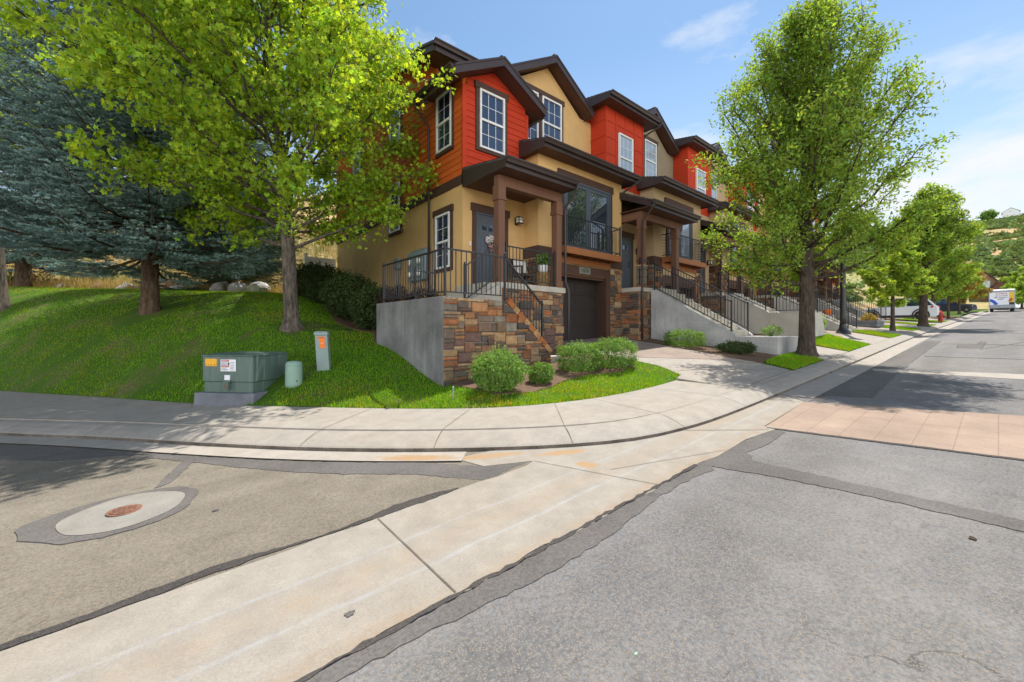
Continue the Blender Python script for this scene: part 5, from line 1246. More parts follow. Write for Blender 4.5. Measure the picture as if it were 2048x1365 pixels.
# ---- grass blades
def blades(name, P, hgt, wid, m, tintf, seed, label, cat, lean=.5):
    rg = np.random.default_rng(seed); n = len(P); az = rg.uniform(0, 6.283, n); h = hgt * rg.uniform(.5, 1.3, n)
    d = np.stack([np.cos(az), np.sin(az), np.zeros(n)], 1); w = np.stack([-d[:, 1], d[:, 0], d[:, 2]], 1) * (wid * rg.uniform(.6, 1.2, n))[:, None]
    tip = P + d * (h * lean * rg.uniform(0, 1, n))[:, None]; tip[:, 2] += h
    V = np.stack([P - w, P + w, tip], 1).reshape(-1, 3); F = np.arange(3*n).reshape(n, 3)
    o = np_mesh(name, V, F, m, tint=tintf(P, rg)); return tag(o, label, cat, kind='stuff')
def vnoise(x, y, s, seed):
    rg = np.random.default_rng(seed); G = rg.random((64, 64)); u = x / s; v = y / s; i = np.floor(u).astype(int); j = np.floor(v).astype(int); f = u - i; g = v - j
    f = f*f*(3-2*f); g = g*g*(3-2*g); q = lambda a, b: G[a % 64, b % 64]
    return (q(i,j)*(1-f)+q(i+1,j)*f)*(1-g) + (q(i,j+1)*(1-f)+q(i+1,j+1)*f)*g
def lawnpts(n, x0, x1, y0, y1, seed, near):
    rg = np.random.default_rng(seed); x = rg.uniform(x0, x1, n); y = rg.uniform(y0, y1, n); dist = np.hypot(x, y)
    k = rg.random(n) < np.clip((near / dist) ** 1.6, 0, 1); x = x[k]; y = y[k]
    k = (sdist(BACK, x, y) > .015) & (x < 8.9) & ~inpoly([(8.25,4.2),(8.62,5.0),(8.86,6.8),(9.2,9),(12,9),(12,2.5),(8.2,2.5)], x, y) & ~inpoly(HOUSEP, x, y) & ~inpoly(WALLP, x, y)
    for bd in (BED1, BED3): k &= ~inpoly(bd, x, y)
    k &= -sdist(LAWNTOP, x, y) > .0; k &= x < 7 + (y < 6.7) * 3
    k &= np.hypot(x - 2.54, y - 11.6) > .36; k &= np.hypot(x + .26, y - 16.6) > .75 + .3 * vnoise(x, y, .4, 3); k &= np.hypot(x + 4.25, y - 22) > .5
    k &= ~inpoly([(.45,9.95),(1.42,8.55),(2.0,8.95),(1.1,10.35)], x, y) & ~inpoly([(.33,10.0),(1.37,8.4),(1.6,8.5),(.5,10.15)], x, y)
    bare = .6*vnoise(x, y, 1.3, 5) + .4*vnoise(x, y, .3, 6); edge = np.clip(1 - sdist(BACK, x, y) / 1.0, 0, 1) * (x < 1.2)
    k &= rg.random(len(x)) > np.clip((bare - .60) * 6 + edge * .6 * (bare > .42), 0, .93)
    return x[k], y[k]
gt = lambda P, rg: (lambda a, w: (lambda q: np.stack([a*(1+.45*w)*np.where(q, 2.2, 1), a*np.where(q, .85, 1), a*(1-.2*w)*np.where(q, 5, 1)], 1))(rg.random(len(P)) < .05 + .25*(w > .75)))(.7 + .5*rg.random(len(P)), np.clip(.9*vnoise(P[:,0], P[:,1], 1.3, 8) + .5*vnoise(P[:,0], P[:,1], .3, 9) - .3 + .2*rg.normal(size=len(P)), 0, 1))
x, y = lawnpts(1300000, -9, 9, 4, 31, 1, 6.5)
P = np.stack([x, y, yard(x, y) - .004], 1)
blades('grass', P, .048, .0075, M['blade'], gt, 2, 'short mown lawn grass with bare brown patches on the left slope', 'grass')
xs, ys = [], []
for gp in GP:
    q = np.array(gp); a = np.ptp(q[:, 0]) * np.ptp(q[:, 1]); n = int(2600 * a * min(1, (11 / q[:, 0].mean()) ** 1.3)); rg = np.random.default_rng(n)
    x = rg.uniform(q[:,0].min(), q[:,0].max(), n); y = rg.uniform(q[:,1].min(), q[:,1].max(), n); k = inpoly(gp, x, y) & (np.hypot(x - 13.79, y - 3.5) > .33); xs.append(x[k]); ys.append(y[k])
x = np.concatenate(xs); y = np.concatenate(ys)
blades('grass', np.stack([x, y, yard(x, y) + .012], 1), .052, .011, M['blade'], gt, 3, 'short bright grass of the kerbside plots between driveways', 'grass')
# dry grass on the hill
rg = np.random.default_rng(5); n = 150000; x = rg.uniform(-24, 12, n); d = rg.random(n) ** 2.2 * 40; y = np.interp(x, _hl[:, 0], _hl[:, 1]) + d - .3
k = (rg.random(n) < np.clip(.25 + 1.1 * vnoise(x, y, 2.2, 4), 0, 1)) & ~((x > 5.5) & (y < 20)); x, y, d = x[k], y[k], d[k]
dt = lambda P, rg: (lambda g, a: np.stack([a*(1-.55*g), a*(1-.15*g), a*(1-.2*g)], 1))((vnoise(P[:,0], P[:,1], 1.7, 12) > .68) * rg.uniform(.3, 1, len(P)), .6 + .6*rg.random(len(P)))
blades('dry_grass', np.stack([x, y, hillz(x, y) - .02], 1), .42, .014, M['dry'], dt, 6, 'tall dry yellow grass on the slope behind the lawn', 'dry grass', lean=.8)
# bark chips and litter
def rock(label, c, r, m, seed, name='boulder', cat='boulder', group=None, sub=3):
    import bmesh
    bm = bmesh.new(); bmesh.ops.create_icosphere(bm, subdivisions=sub, radius=1); rg = np.random.default_rng(seed); pl = [(rg.normal(size=3), rg.uniform(.55, .9)) for _ in range(11)]
    for v in bm.verts:
        q = np.array(v.co)
        for nrm, dd in pl:
            nn = nrm / np.linalg.norm(nrm); e = q @ nn - dd
            if e > 0: q = q - nn * e
        q = q * (1 + .03*math.sin(q[0]*9+seed)*math.cos(q[1]*8)); v.co = Vector((q[0]*r[0]+c[0], q[1]*r[1]+c[1], q[2]*r[2]+c[2]))
    me = bpy.data.meshes.new(name); bm.to_mesh(me); bm.free(); me.materials.append(m); o = bpy.data.objects.new(name, me); COL.objects.link(o); return tag(o, label, cat, group)
RK = [(-3.35, 27.0, .42, .3, .22, 'rock1', 'whitish boulder at the lawn edge, leftmost of the group'), (-2.1, 25.9, .28, .25, .30, 'rock2', 'upright tan boulder between the two pale ones at the lawn edge'), (-1.1, 25.1, .62, .4, .33, 'rock1', 'long pale grey boulder at the lawn edge under the spruce'),
      (-.25, 24.3, .5, .35, .28, 'rock2', 'low brown boulder beside the long pale one'), (.35, 23.95, .6, .4, .45, 'rock2', 'largest tilted brown boulder left of the spruce trunk'), (.55, 23.35, .5, .35, .22, 'rock1', 'flat grey boulder in front of the tilted brown one'), (1.2, 23.2, .35, .3, .3, 'rock1', 'grey boulder half behind the spruce trunk')]
for i, (x, y, a, b_, c_, m, lab) in enumerate(RK): rock(lab, (x, y, Y1(x, y) + c_*.35), (a, b_, c_), M[m], 70 + i, group='boulders at the lawn edge')
for i, x in enumerate((2.0, 2.6, 3.2)):
    rock('grey boulder in the deep shade under the dark spruce', (x, 22.1 - .8*i, Y1(x, 22 - .8*i) + .15), (.45, .4, .4), M['rock1'], 90 + i, group='boulders shaded by the dark spruce')
for i in range(9):
    x = -9 + i*.62; y = float(np.interp(x, _hl[:,0], _hl[:,1])) + .5; rg = np.random.default_rng(i)
    shrub('low dry twiggy shrub in the grass beyond the lawn', (x, y, float(hillz(np.array([x]), np.array([y]))[0])), (.45, .4, .35), 500, .045, M['dry'] if i % 3 else M['bush'], 100 + i, group='dry shrubs beyond the lawn', tint=(.35, .9), inner=.2)
# ---------------------------------------------------------------- utility boxes
def rotbox(mb, c, w, d, z0, z1, ang, mi=0, top=1., tz=0):
    ca, sa = math.cos(ang), math.sin(ang); q = lambda a, b, s: (c[0] + (a*ca - b*sa)*s, c[1] + (a*sa + b*ca)*s)
    B = [(*q(a, b, 1), z0) for a, b in ((-w/2,-d/2),(w/2,-d/2),(w/2,d/2),(-w/2,d/2))]; T = [(*q(a, b, top), z1) for a, b in ((-w/2,-d/2),(w/2,-d/2),(w/2,d/2),(-w/2,d/2))]
    return mb.hexa(B, T, mi)
A = math.atan2(-1.42, .76)          # direction of the transformer's front, parallel to the kerb
def frame(c, ang, dep):
    """wall frame on the front of a rotated box: a along the front, n outward, z up"""
    ca, sa = math.cos(ang), math.sin(ang)
    return lambda a, n, z: (c[0] + a*ca + (dep/2 + n)*sa, c[1] + a*sa - (dep/2 + n)*ca, z)
TC = (1.26, 9.42); zb = -1.27
tr = empty('transformer_box', (TC[0], TC[1], zb), 'dark green electrical transformer box on a grey pad by the sidewalk', 'utility box')
A = math.atan2(-1.0, .88)
o = MB(); rotbox(o, TC, 1.24, 1.12, zb - .25, zb + .14, A, 0, .97); o.build('pad', M['pad'], tr, bevel=.02)
o = MB(); rotbox(o, TC, 1.00, .86, zb + .141, zb + .33, A); o.build('base_skirt', M['tgreen'], tr, bevel=.006)
o = MB(); rotbox(o, TC, 1.04, .90, zb + .335, zb + .80, A)
c_, s_ = math.cos(A), math.sin(A); P4 = [(TC[0]+a*c_-b*s_, TC[1]+a*s_+b*c_) for a, b in ((-.535,-.465),(.535,-.465),(.535,.465),(-.535,.465))]; I4 = [(TC[0]+a*c_-b*s_, TC[1]+a*s_+b*c_) for a, b in ((-.46,-.25),(.46,-.25),(.46,.4),(-.46,.4))]
o.hexa([(*p, zb+.801) for p in P4], [(*p, zb+.825) for p in P4]); o.hexa([(*p, zb+.825) for p in P4], [(*p, zb+.85) for p in I4]); o.build('hood', M['tgreen'], tr, bevel=.012)
F1 = frame(TC, A, .90)
def card(f, a0, a1, z0, z1, m, par, name, n=.004): 
    q = MB(); wbox(q, f, a0, a1, .0005, n, z0, z1); return q.build(name, m, par)
card(F1, -.46, -.22, zb+.62, zb+.755, M['yellow'], tr, 'yellow_sticker')
for a, s in ((-.43,'C'),(-.385,'4'),(-.33,'8'),(-.26,'8')): text_mesh(s, .035, M['ink'], tr, F1, a, zb+.645, .005)
wl = card(F1, -.14, .17, zb+.53, zb+.745, M['labelw'], tr, 'warning_label')
for z in (.705, .605): 
    card(F1, -.125, .035, zb+z, zb+z+.034, M['inkr'], wl, 'label_band', .006); text_mesh('WARNING', .026, M['labelw'], wl, F1, -.045, zb+z+.017, .007)
for i, z in enumerate((.685, .672, .66, .648, .59, .575, .56, .548)): card(F1, -.125, .03 - .03*(i % 3), zb+z, zb+z+.005, M['ink'], wl, 'label_line', .006)
for i, z in enumerate((.69, .665, .64, .62, .595, .575, .55)): card(F1, .055, .15 - .02*(i % 2), zb+z, zb+z+.006, M['ink'], wl, 'label_line', .006)
card(F1, .01, .04, zb+.645, zb+.69, M['ink'], wl, 'label_pictogram', .006)
card(F1, -.055, .055, zb+.37, zb+.46, M['labelw'], tr, 'blank_plate', .012)
o = MB(); wbox(o, F1, -.07, .07, .0, .03, zb+.335, zb+.37); wbox(o, F1, -.05, .05, -.02, .05, zb+.2, zb+.334); o.build('latch_bracket', M['tgreen'], tr)
o = MB(); o.lathe(F1(0, .035, zb+.22), [(.025,0),(.03,.03),(.03,.06),(.015,.075)], 10); o.build('padlock', M['rustm'], tr)
zz = Y1(1.93, 8.72)
pd = empty('pedestal_cap', (1.93, 8.72, zz), 'short pale green rounded utility pedestal beside the transformer', 'utility pedestal')
o = MB(); o.lathe((1.93, 8.72, zz-.05), [(.148,0),(.152,.06),(.146,.40),(.138,.455),(.115,.485),(.05,.498),(.002,.50)], 28); o.build('pedestal_body', M['pgreen'], pd, smooth=True)
o = MB(); o.lathe((1.93, 8.72, zz+.36), [(.1475,0),(.151,.006),(.151,.02),(.1455,.026)], 28); o.build('lid_rim', M['pgreen'], pd, smooth=True)
o = MB(); o.lathe((1.95, 8.57, zz+.06), [(.012,0),(.014,.02),(.008,.03)], 8); o.build('lock', M['rustm'], pd)
zt = Y1(2.55, 8.97); A2 = R(-28); TP = (2.55, 8.97)
pt2 = empty('marker_pedestal', (*TP, zt), 'tall grey green utility pedestal with orange sticker, leaning slightly', 'utility pedestal')
def lean(mb):
    mb.v = [(v[0] - .05*(v[2]-zt), v[1] + .03*(v[2]-zt), v[2]) for v in mb.v]; return mb
o = MB(); rotbox(o, TP, .24, .2, zt-.1, zt+.68, A2); lean(o).build('pedestal_body', M['pgrey'], pt2, bevel=.012)
o = MB(); rotbox(o, TP, .262, .222, zt+.681, zt+.735, A2); rotbox(o, TP, .262, .222, zt+.735, zt+.76, A2, 0, .8); lean(o).build('cap', M['pgrey'], pt2, bevel=.008)
_F = frame(TP, A2, .2); F2 = lambda a, n, z: (lambda p: (p[0] - .05*(p[2]-zt), p[1] + .03*(p[2]-zt), p[2]))(_F(a, n, z))
os_ = card(F2, -.04, .065, zt+.42, zt+.62, M['orange'], pt2, 'orange_sticker', .003); card(F2, -.075, .07, zt+.605, zt+.65, M['orange'], pt2, 'orange_sticker', .0035)
for a, s in zip((-.055,-.028,0,.026,.052), '11871'): text_mesh(s, .036, M['ink'], os_, F2, a, zt+.628, .005, bold=.001)
text_mesh('x', .06, M['labelw'], os_, F2, .014, zt+.52, .005)
mk = MB(); zq = Y1(3.72, 5.9); mk.tube([(3.72,5.9,zq-.1),(3.72,5.9,zq+.19)], .012, 8); mk.lathe((3.72,5.9,zq+.19), [(.016,0),(.016,.03),(.004,.04)], 8); tag(mk.build('pipe_stake', M['steel'], None), 'thin grey pipe stake in the grass at the corner of the stone wall', 'stake')
lid = empty('valve_lid', (-.24, 4.87, float(S(-.24))), 'round rusty iron valve lid in the concrete collar', 'valve lid')
o = MB(); zl = float(S(-.24)); o.lathe((-.24, 4.87, zl+.012), [(.12,0),(.12,.006),(.102,.007)], 32); o.build('rim', M['rustm'], lid)
o = MB(); o.lathe((-.24, 4.87, zl+.012), [(.097,0),(.097,.012)], 32)
for i in range(-2, 3):
    for j in range(-2, 3):
        if abs(i)+abs(j) < 4: o.box(-.24+i*.033-.011, -.24+i*.033+.011, 4.87+j*.033-.011, 4.87+j*.033+.011, zl+.024, zl+.029)
o.build('cover', M['rustm'], lid)
# meters on the side wall
mt = empty('meter_cabinet', (6.17, 11.6, 1.7), 'blue grey electric meter cabinet on the tan side wall', 'meter cabinet')
o = MB(); o.prism([(6.16,11.06,1.55),(5.98,11.06,1.55),(5.98,11.06,2.42),(6.16,11.06,2.56)], (0,1.14,0)); o.build('cabinet', M['meterb'], mt, bevel=.01)
for a, z in ((11.35,1.75),(11.35,2.12),(11.95,1.75),(11.95,2.12)):
    o = MB(); o.tube([(5.985,a,z),(5.93,a,z)], .115, 16); k = o.build('meter_ring', M['steel'], mt); o = MB(); o.tube([(5.929,a,z),(5.89,a,z),(5.87,a,z)], [.098,.09,.05], 16); o.build('meter_glass', M['lampg'], k, smooth=True)
sb = empty('junction_box', (6.17, 13.15, 2.1), 'small grey junction box on the tan wall beyond the meters', 'junction box')
o = MB(); o.box(6.03, 6.165, 13.0, 13.33, 2.08, 2.45); o.build('box_body', M['meterb'], sb, bevel=.01); o = MB(); o.box(6.015, 6.029, 13.02, 13.31, 2.1, 2.43); o.tube([(6.1,13.1,2.08),(6.1,13.1,.6)], .02, 8); o.build('conduit', M['meterb'], sb)
fe = empty('vinyl_fence', (5.5, 19.85, 1.2), 'pale vinyl fence panel behind the back corner of the tan wall', 'fence')
o = MB()
for i in range(9): o.box(4.95+i*.135, 5.075+i*.135, 19.85, 19.885, 1.1, 3.2)
o.box(4.95, 6.15, 19.83, 19.905, 3.2, 3.3); o.box(4.95, 6.15, 19.83, 19.905, 1.3, 1.42); o.build('panel', M['white'], fe)
o = MB(); o.box(4.83, 4.949, 19.81, 19.93, .9, 3.38); o.box(4.81, 4.97, 19.79, 19.95, 3.38, 3.42); o.build('fence_post', M['white'], fe)
# street lamp
LX, LY = 23.44, 4.54; LZ = Y1(LX, LY)
lp = empty('street_lamp', (LX, LY, LZ), 'dark iron street lamp with pale globe on the second grass plot', 'street lamp')
o = MB(); o.lathe((LX,LY,LZ-.05), [(.30,0),(.30,.08),(.25,.14),(.20,.22),(.15,.34),(.135,.45),(.125,.5)], 16); o.build('lamp_base', M['iron'], lp)
o = MB(); o.lathe((LX,LY,LZ+.45), [(.118,0),(.115,.3),(.105,1.6),(.095,3.55),(.12,3.6),(.12,3.66),(.08,3.7),(.14,3.85)], 18); o.build('pole', M['iron'], lp, smooth=True)
o = MB(); o.lathe((LX,LY,LZ+4.30), [(.12,0),(.2,.1),(.23,.28),(.19,.46),(.1,.56)], 18); o.build('globe', M['lampg'], lp, smooth=True)
o = MB(); o.lathe((LX,LY,LZ+4.86), [(.2,0),(.22,.02),(.10,.10),(.03,.18),(.005,.26)], 18); o.build('lamp_cap', M['iron'], lp)
# hydrant
HX, HY = 43.6, 2.75; HZ = Y1(HX, HY)
hy = empty('fire_hydrant', (HX, HY, HZ), 'red fire hydrant on the grass behind the kerb', 'fire hydrant')
o = MB(); o.lathe((HX,HY,HZ), [(.17,0),(.17,.06),(.13,.08),(.125,.55),(.16,.57),(.16,.62),(.14,.70),(.08,.80),(.035,.83),(.035,.88)], 16); o.build('barrel', M['hyd'], hy, smooth=False)
for d in ((0,-1,.45),(-1,0,.42),(1,0,.42)):
    o = MB(); o.tube([(HX+d[0]*.1,HY+d[1]*.1,HZ+d[2]),(HX+d[0]*.24,HY+d[1]*.24,HZ+d[2]),(HX+d[0]*.25,HY+d[1]*.25,HZ+d[2])], [.065,.065,.085], 10); o.build('outlet_cap', M['hyd'], hy)
# timber planter
pl = empty('timber_planter', (31.2, 4.6, 0), 'grey timber planter bed beyond the young tree', 'planter')
zp_ = Y1(31, 4.4)
for k in range(2):
    o = MB(); o.box(29.9, 32.1, 4.3, 4.42, zp_+.02+k*.18, zp_+.19+k*.18); o.box(29.9, 30.02, 4.421, 5.4, zp_+.02+k*.18, zp_+.19+k*.18); o.build('timber', M['pad'], pl, bevel=.01)
o = MB(); o.box(30.03, 32.1, 4.43, 5.4, zp_, zp_+.34); o.build('soil', M['soil'], pl)
bu = tag(MB().lathe((30.2, 6.6, Y1(30.2,6.6)+.55), [(.16,0),(.2,.3),(.21,.32),(.18,.31)], 16).build('bucket', M['orange'], None, smooth=True), 'orange bucket behind the stair railing beyond the lamp', 'bucket')
o = MB(); o.box(29.9, 30.5, 6.3, 6.9, Y1(30.2,6.6)-.3, Y1(30.2,6.6)+.549); tag(o.build('plinth_block', M['cap'], None, bevel=.02), 'pale block plinth carrying the orange bucket', 'plinth')
# ---- vehicles
def wheel(par, c, r, w, ax):
    """ax: unit vector of the axle pointing outward"""
    a = Vector(ax); c = Vector(c); o = MB(); o.tube([c - a*w*.5, c - a*w*.45, c + a*w*.45, c + a*w*.5], [r*.9, r, r, r*.9], 24); t = o.build('wheel', M['tyre'], par)
    o = MB(); o.tube([c + a*w*.40, c + a*w*.505], r*.66, 20); 
    o.build('rim', M['plast'], t); o = MB(); u = Vector((0,0,1)); s = a.cross(u)
    for k in range(5):
        t_ = k*1.2566; d = u*math.cos(t_) + s*math.sin(t_); o.bar(c + a*(w*.51) + d*r*.08, c + a*(w*.51) + d*r*.64, .05, .02)
    o.tube([c + a*w*.5, c + a*(w*.53)], r*.14, 10); o.build('spokes', M['rim'], t)
def car(label, c, z, yaw, length, width, lower, green, paint, cat='car', rear=True):
    """lower/green: side outlines (x from front 0 to rear, z); the car's front points along yaw"""
    t = empty('parked_car', (c[0], c[1], z), label, cat); ca, sa = math.cos(yaw), math.sin(yaw)
    W = lambda x, y, zz: (c[0] + (length/2 - x)*ca - y*sa, c[1] + (length/2 - x)*sa + y*ca, z + zz)
    def shell(out, hw, name, m, inset=None, par=t, bv=.05):
        n = len(out); o = MB(); zs = [q[1] for q in out]; zmin, zmax = min(zs), max(zs)
        f = lambda zz: hw - (inset or 0) * (zz - zmin) / (zmax - zmin)
        Lf = [W(x, f(zz), zz) for x, zz in out]; Rt = [W(x, -f(zz), zz) for x, zz in out]
        fs = [tuple(range(n)), tuple(range(2*n-1, n-1, -1))] + [(i, n+i, n+(i+1) % n, (i+1) % n) for i in range(n)]
        o.add(Lf + Rt, fs); return o.build(name, m, par, bevel=bv)
    shell(lower, width/2, 'body', paint, .04); shell(green, width/2 - .06, 'roof', paint, .17)
    # side glass, slightly proud, following the lean of the greenhouse
    zmin = min(q[1] for q in green); zmax = max(q[1] for q in green); hw = width/2 - .06
    f = lambda zz: hw - .17*(zz-zmin)/(zmax-zmin) + .012
    cx = sum(q[0] for q in green)/len(green)
    up = [(cx + (x-cx)*.90, min(zmax-.07, max(zmin+.05, zz))) for x, zz in green]
    for s in (1, -1):
        o = MB(); v = [W(x, s*f(zz), zz) for x, zz in up]; v2 = [W(x, s*(f(zz)-.03), zz) for x, zz in up]; n = len(v)
        o.add(v + v2, [tuple(range(n)), tuple(range(2*n-1, n-1, -1))] + [(i, (i+1) % n, n+(i+1) % n, n+i) for i in range(n)]); o.build('side_window', M['cglass'], t)
        xm = cx - .05; o = MB(); o.hexa([W(xm-.04, s*(f(zmin+.05)-.01), zmin+.04), W(xm+.04, s*(f(zmin+.05)-.01), zmin+.04), W(xm+.04, s*(f(zmin)+.014), zmin+.04), W(xm-.04, s*(f(zmin)+.014), zmin+.04)], [W(xm-.04, s*(f(zmax-.07)-.03), zmax-.07), W(xm+.04, s*(f(zmax-.07)-.03), zmax-.07), W(xm+.04, s*(f(zmax-.07)+.004), zmax-.07), W(xm-.04, s*(f(zmax-.07)+.004), zmax-.07)]); o.build('door_pillar', paint, t)
        o = MB(); o.bar(W(green[1][0]+.3, s*(hw-.2), zmax+.03), W(green[-2][0]-.3, s*(hw-.2), zmax+.03), .04, .04); o.build('roof_rail', M['plast'], t)
        o = MB(); o.hexa([W(.55, s*(width/2-.03), .2), W(length-.55, s*(width/2-.03), .2), W(length-.55, s*(width/2+.012), .2), W(.55, s*(width/2+.012), .2)], [W(.55, s*(width/2-.03), .36), W(length-.55, s*(width/2-.03), .36), W(length-.55, s*(width/2+.012), .36), W(.55, s*(width/2+.012), .36)]); o.build('side_skirt', M['plast'], t)
        for x in (.92, length-.9):
            o = MB(); pts = [W(x + .43*math.cos(a), s*(width/2-.01), .34 + .43*math.sin(a)) for a in np.linspace(-.3, math.pi+.3, 15)]; o.tube(pts, .05, 6); o.build('wheel_arch', M['plast'], t)
            wheel(t, W(x, s*(width/2-.10), .34), .34, .24, (-sa*s, ca*s, 0))
        o = MB(); o.hexa([W(length-.42, s*(width/2-.02), .86), W(length-.03, s*(width/2-.25), .86), W(length+.012, s*(width/2-.20), .86), W(length-.38, s*(width/2+.015), .86)], [W(length-.36, s*(width/2-.03), 1.0), W(length-.05, s*(width/2-.25), 1.02), W(length+.01, s*(width/2-.20), 1.02), W(length-.33, s*(width/2+.012), 1.0)]); o.build('tail_light', M['tail'], t)
        o = MB(); o.hexa([W(-.012, s*(width/2-.45), .70), W(.0, s*(width/2-.45), .70), W(.42, s*(width/2-.02), .74), W(.38, s*(width/2+.012), .74)], [W(.02, s*(width/2-.45), .80), W(.06, s*(width/2-.45), .80), W(.44, s*(width/2-.03), .88), W(.40, s*(width/2+.01), .88)]); o.build('headlight', M['headl'], t)
    # windscreen and rear glass
    for (a, b_), nm in (((0, 1), 'windscreen'), ((-1, -2), 'rear_window')):
        (x0, q0), (x1, q1) = green[a], green[b_]; sg = -1 if nm == 'windscreen' else 1; o = MB()
        p = lambda tt, yy: (lambda x, zz: W(x + sg*.012, yy*(f(zz)-.1), zz + .012))(x0 + (x1-x0)*tt, q0 + (q1-q0)*tt)
        v = [p(.12, -1), p(.12, 1), p(.88, 1), p(.88, -1)]; o.add(v + [tuple(Vector(k) + Vector((sg*-.02*-ca, sg*-.02*-sa, -.02))) for k in v], [(0,1,2,3),(7,6,5,4),(0,4,5,1),(1,5,6,2),(2,6,7,3),(3,7,4,0)]); o.build(nm, M['cglass'], t)
    o = MB(); o.hexa([W(length-.12,-width/2+.08,.22), W(length-.12,width/2-.08,.22), W(length+.03,width/2-.14,.26), W(length+.03,-width/2+.14,.26)][::-1], [W(length-.12,-width/2+.08,.52), W(length-.12,width/2-.08,.52), W(length+.03,width/2-.14,.50), W(length+.03,-width/2+.14,.50)][::-1]); o.build('bumper', M['plast'], t, bevel=.03)
    return t
SUVL = [(0,.25),(.03,.55),(.08,.74),(.35,.86),(1.15,.98),(3.9,1.05),(4.38,1.02),(4.47,.9),(4.48,.35),(4.3,.22),(.15,.2)]
SUVG = [(1.15,.97),(1.85,1.50),(2.3,1.58),(3.5,1.58),(3.95,1.50),(4.36,1.02)]
car('white crossover with black wheel arches parked nose in behind the kerb', (42.6, 5.0), Y1(42.6, 4.6) + .02, R(92), 4.48, 1.8, SUVL, SUVG, M['carw'])
car('dark navy pickup like car poking its nose out by the far kerb', (79, 4.2), float(S(79)) + .2, R(-88), 4.9, 1.9, [(0,.3),(.02,.7),(.1,.92),(.5,1.02),(1.4,1.08),(4.8,1.1),(4.9,1.0),(4.9,.4),(4.7,.28),(.2,.26)], [(1.4,1.07),(2.0,1.66),(2.4,1.74),(3.9,1.74),(4.3,1.68),(4.75,1.09)], M['carb'])
# box truck seen from behind
TX = 88.; zt_ = float(S(TX)); y0, y1 = -1.48, .88
tk = empty('box_truck', (TX, -.3, zt_), 'white moving box truck with blue and yellow rear door, at the end of the street', 'truck')
TW = lambda a, n, z: (TX - n, -a, z)      # rear face looks along -X; a to the right
o = MB(); o.box(TX, TX+5.2, y0, y1, zt_+.75, zt_+2.95); o.prism([(TX,y0,zt_+2.951),(TX,y1,zt_+2.951),(TX+.18,y1-.12,zt_+3.12),(TX+.18,y0+.12,zt_+3.12)], (5.0,0,0)); o.build('cargo_box', M['white'], tk, bevel=.04)
o = MB(); o.box(TX+5.3, TX+7.1, y0+.15, y1-.15, zt_+.5, zt_+2.2); o.box(TX+.4, TX+6.9, y0+.4, y1-.4, zt_+.5, zt_+.74); o.build('cab', M['white'], tk, bevel=.1)
o = MB()
for a, b_, z0, z1 in ((-.9,1.5,.0,.0),): pass
o.box(TX-.06, TX, y0, y0+.08, zt_+.75, zt_+2.9); o.box(TX-.06, TX, y1-.08, y1, zt_+.75, zt_+2.9); o.box(TX-.07, TX, y0, y1, zt_+2.72, zt_+2.95); o.box(TX-.25, TX, y0, y1, zt_+.52, zt_+.74); o.build('rear_frame', M['steel'], tk, bevel=.01)
dw = amap('y', TX - .0); rd = lambda a, n, z: (TX - n, -a, z)
def tbox(a0, a1, z0, z1, n, m, name): q = MB(); q.box(TX - n, TX - .001, -a1, -a0, zt_ + z0, zt_ + z1); return q.build(name, m, tk)
dd = tbox(-.80, 1.40, .80, 2.70, .02, M['labelw'], 'rear_door')
tbox(.93, 1.38, .85, 2.68, .028, M['tyel'], 'yellow_panel'); tbox(.93, 1.38, .85, 1.30, .032, M['ink'], 'dark_panel'); tbox(-.80, 1.40, .80, .98, .034, M['steel'], 'step_plate')
sw = MB(); q = []
for t_ in np.linspace(0, 1, 10): q.append((TX-.035, -(-.78 + .72*t_), zt_ + 1.80 - .65*t_**2.2))
q2 = [(TX-.035, -(-.06), zt_+1.15), (TX-.035, -(.06), zt_+1.12), (TX-.035, -(-.22), zt_+.98), (TX-.035, -(-.5), zt_+1.05), (TX-.035, -(-.38), zt_+1.10), (TX-.035, -(-.60), zt_+1.36), (TX-.035, -(-.78), zt_+1.46)]
sw.prism(q + q2, (.01, 0, 0)); sw.build('blue_swoosh', M['blue'], tk)
rr = MB(); rr.prism([(TX-.042, -a, zt_ + z) for a, z in ((.80,1.45),(.92,1.55),(.94,1.75),(1.12,1.90),(1.34,1.80),(1.20,1.74),(1.22,1.46),(1.0,1.38))], (.008, 0, 0)); rr.build('red_emblem', M['inkr'], tk)
for s, sz, a, z, m in (('U-HAUL', .30, .28, 2.50, 'inkr'), ('Get Low Decks', .17, .26, 2.22, 'ink'), ('Make Your Move', .17, .22, 2.0, 'ink'), ('EASIER', .18, .20, 1.77, 'ink')): text_mesh(s, sz, M[m], tk, rd, a, zt_ + z, .024, bold=.006)
for y in (y0+.25, y1-.25):
    for x in (TX+.9, TX+6.3): wheel(tk, (x, y, zt_+.4), .4, .3, (0, 1 if y > 0 else -1, 0))
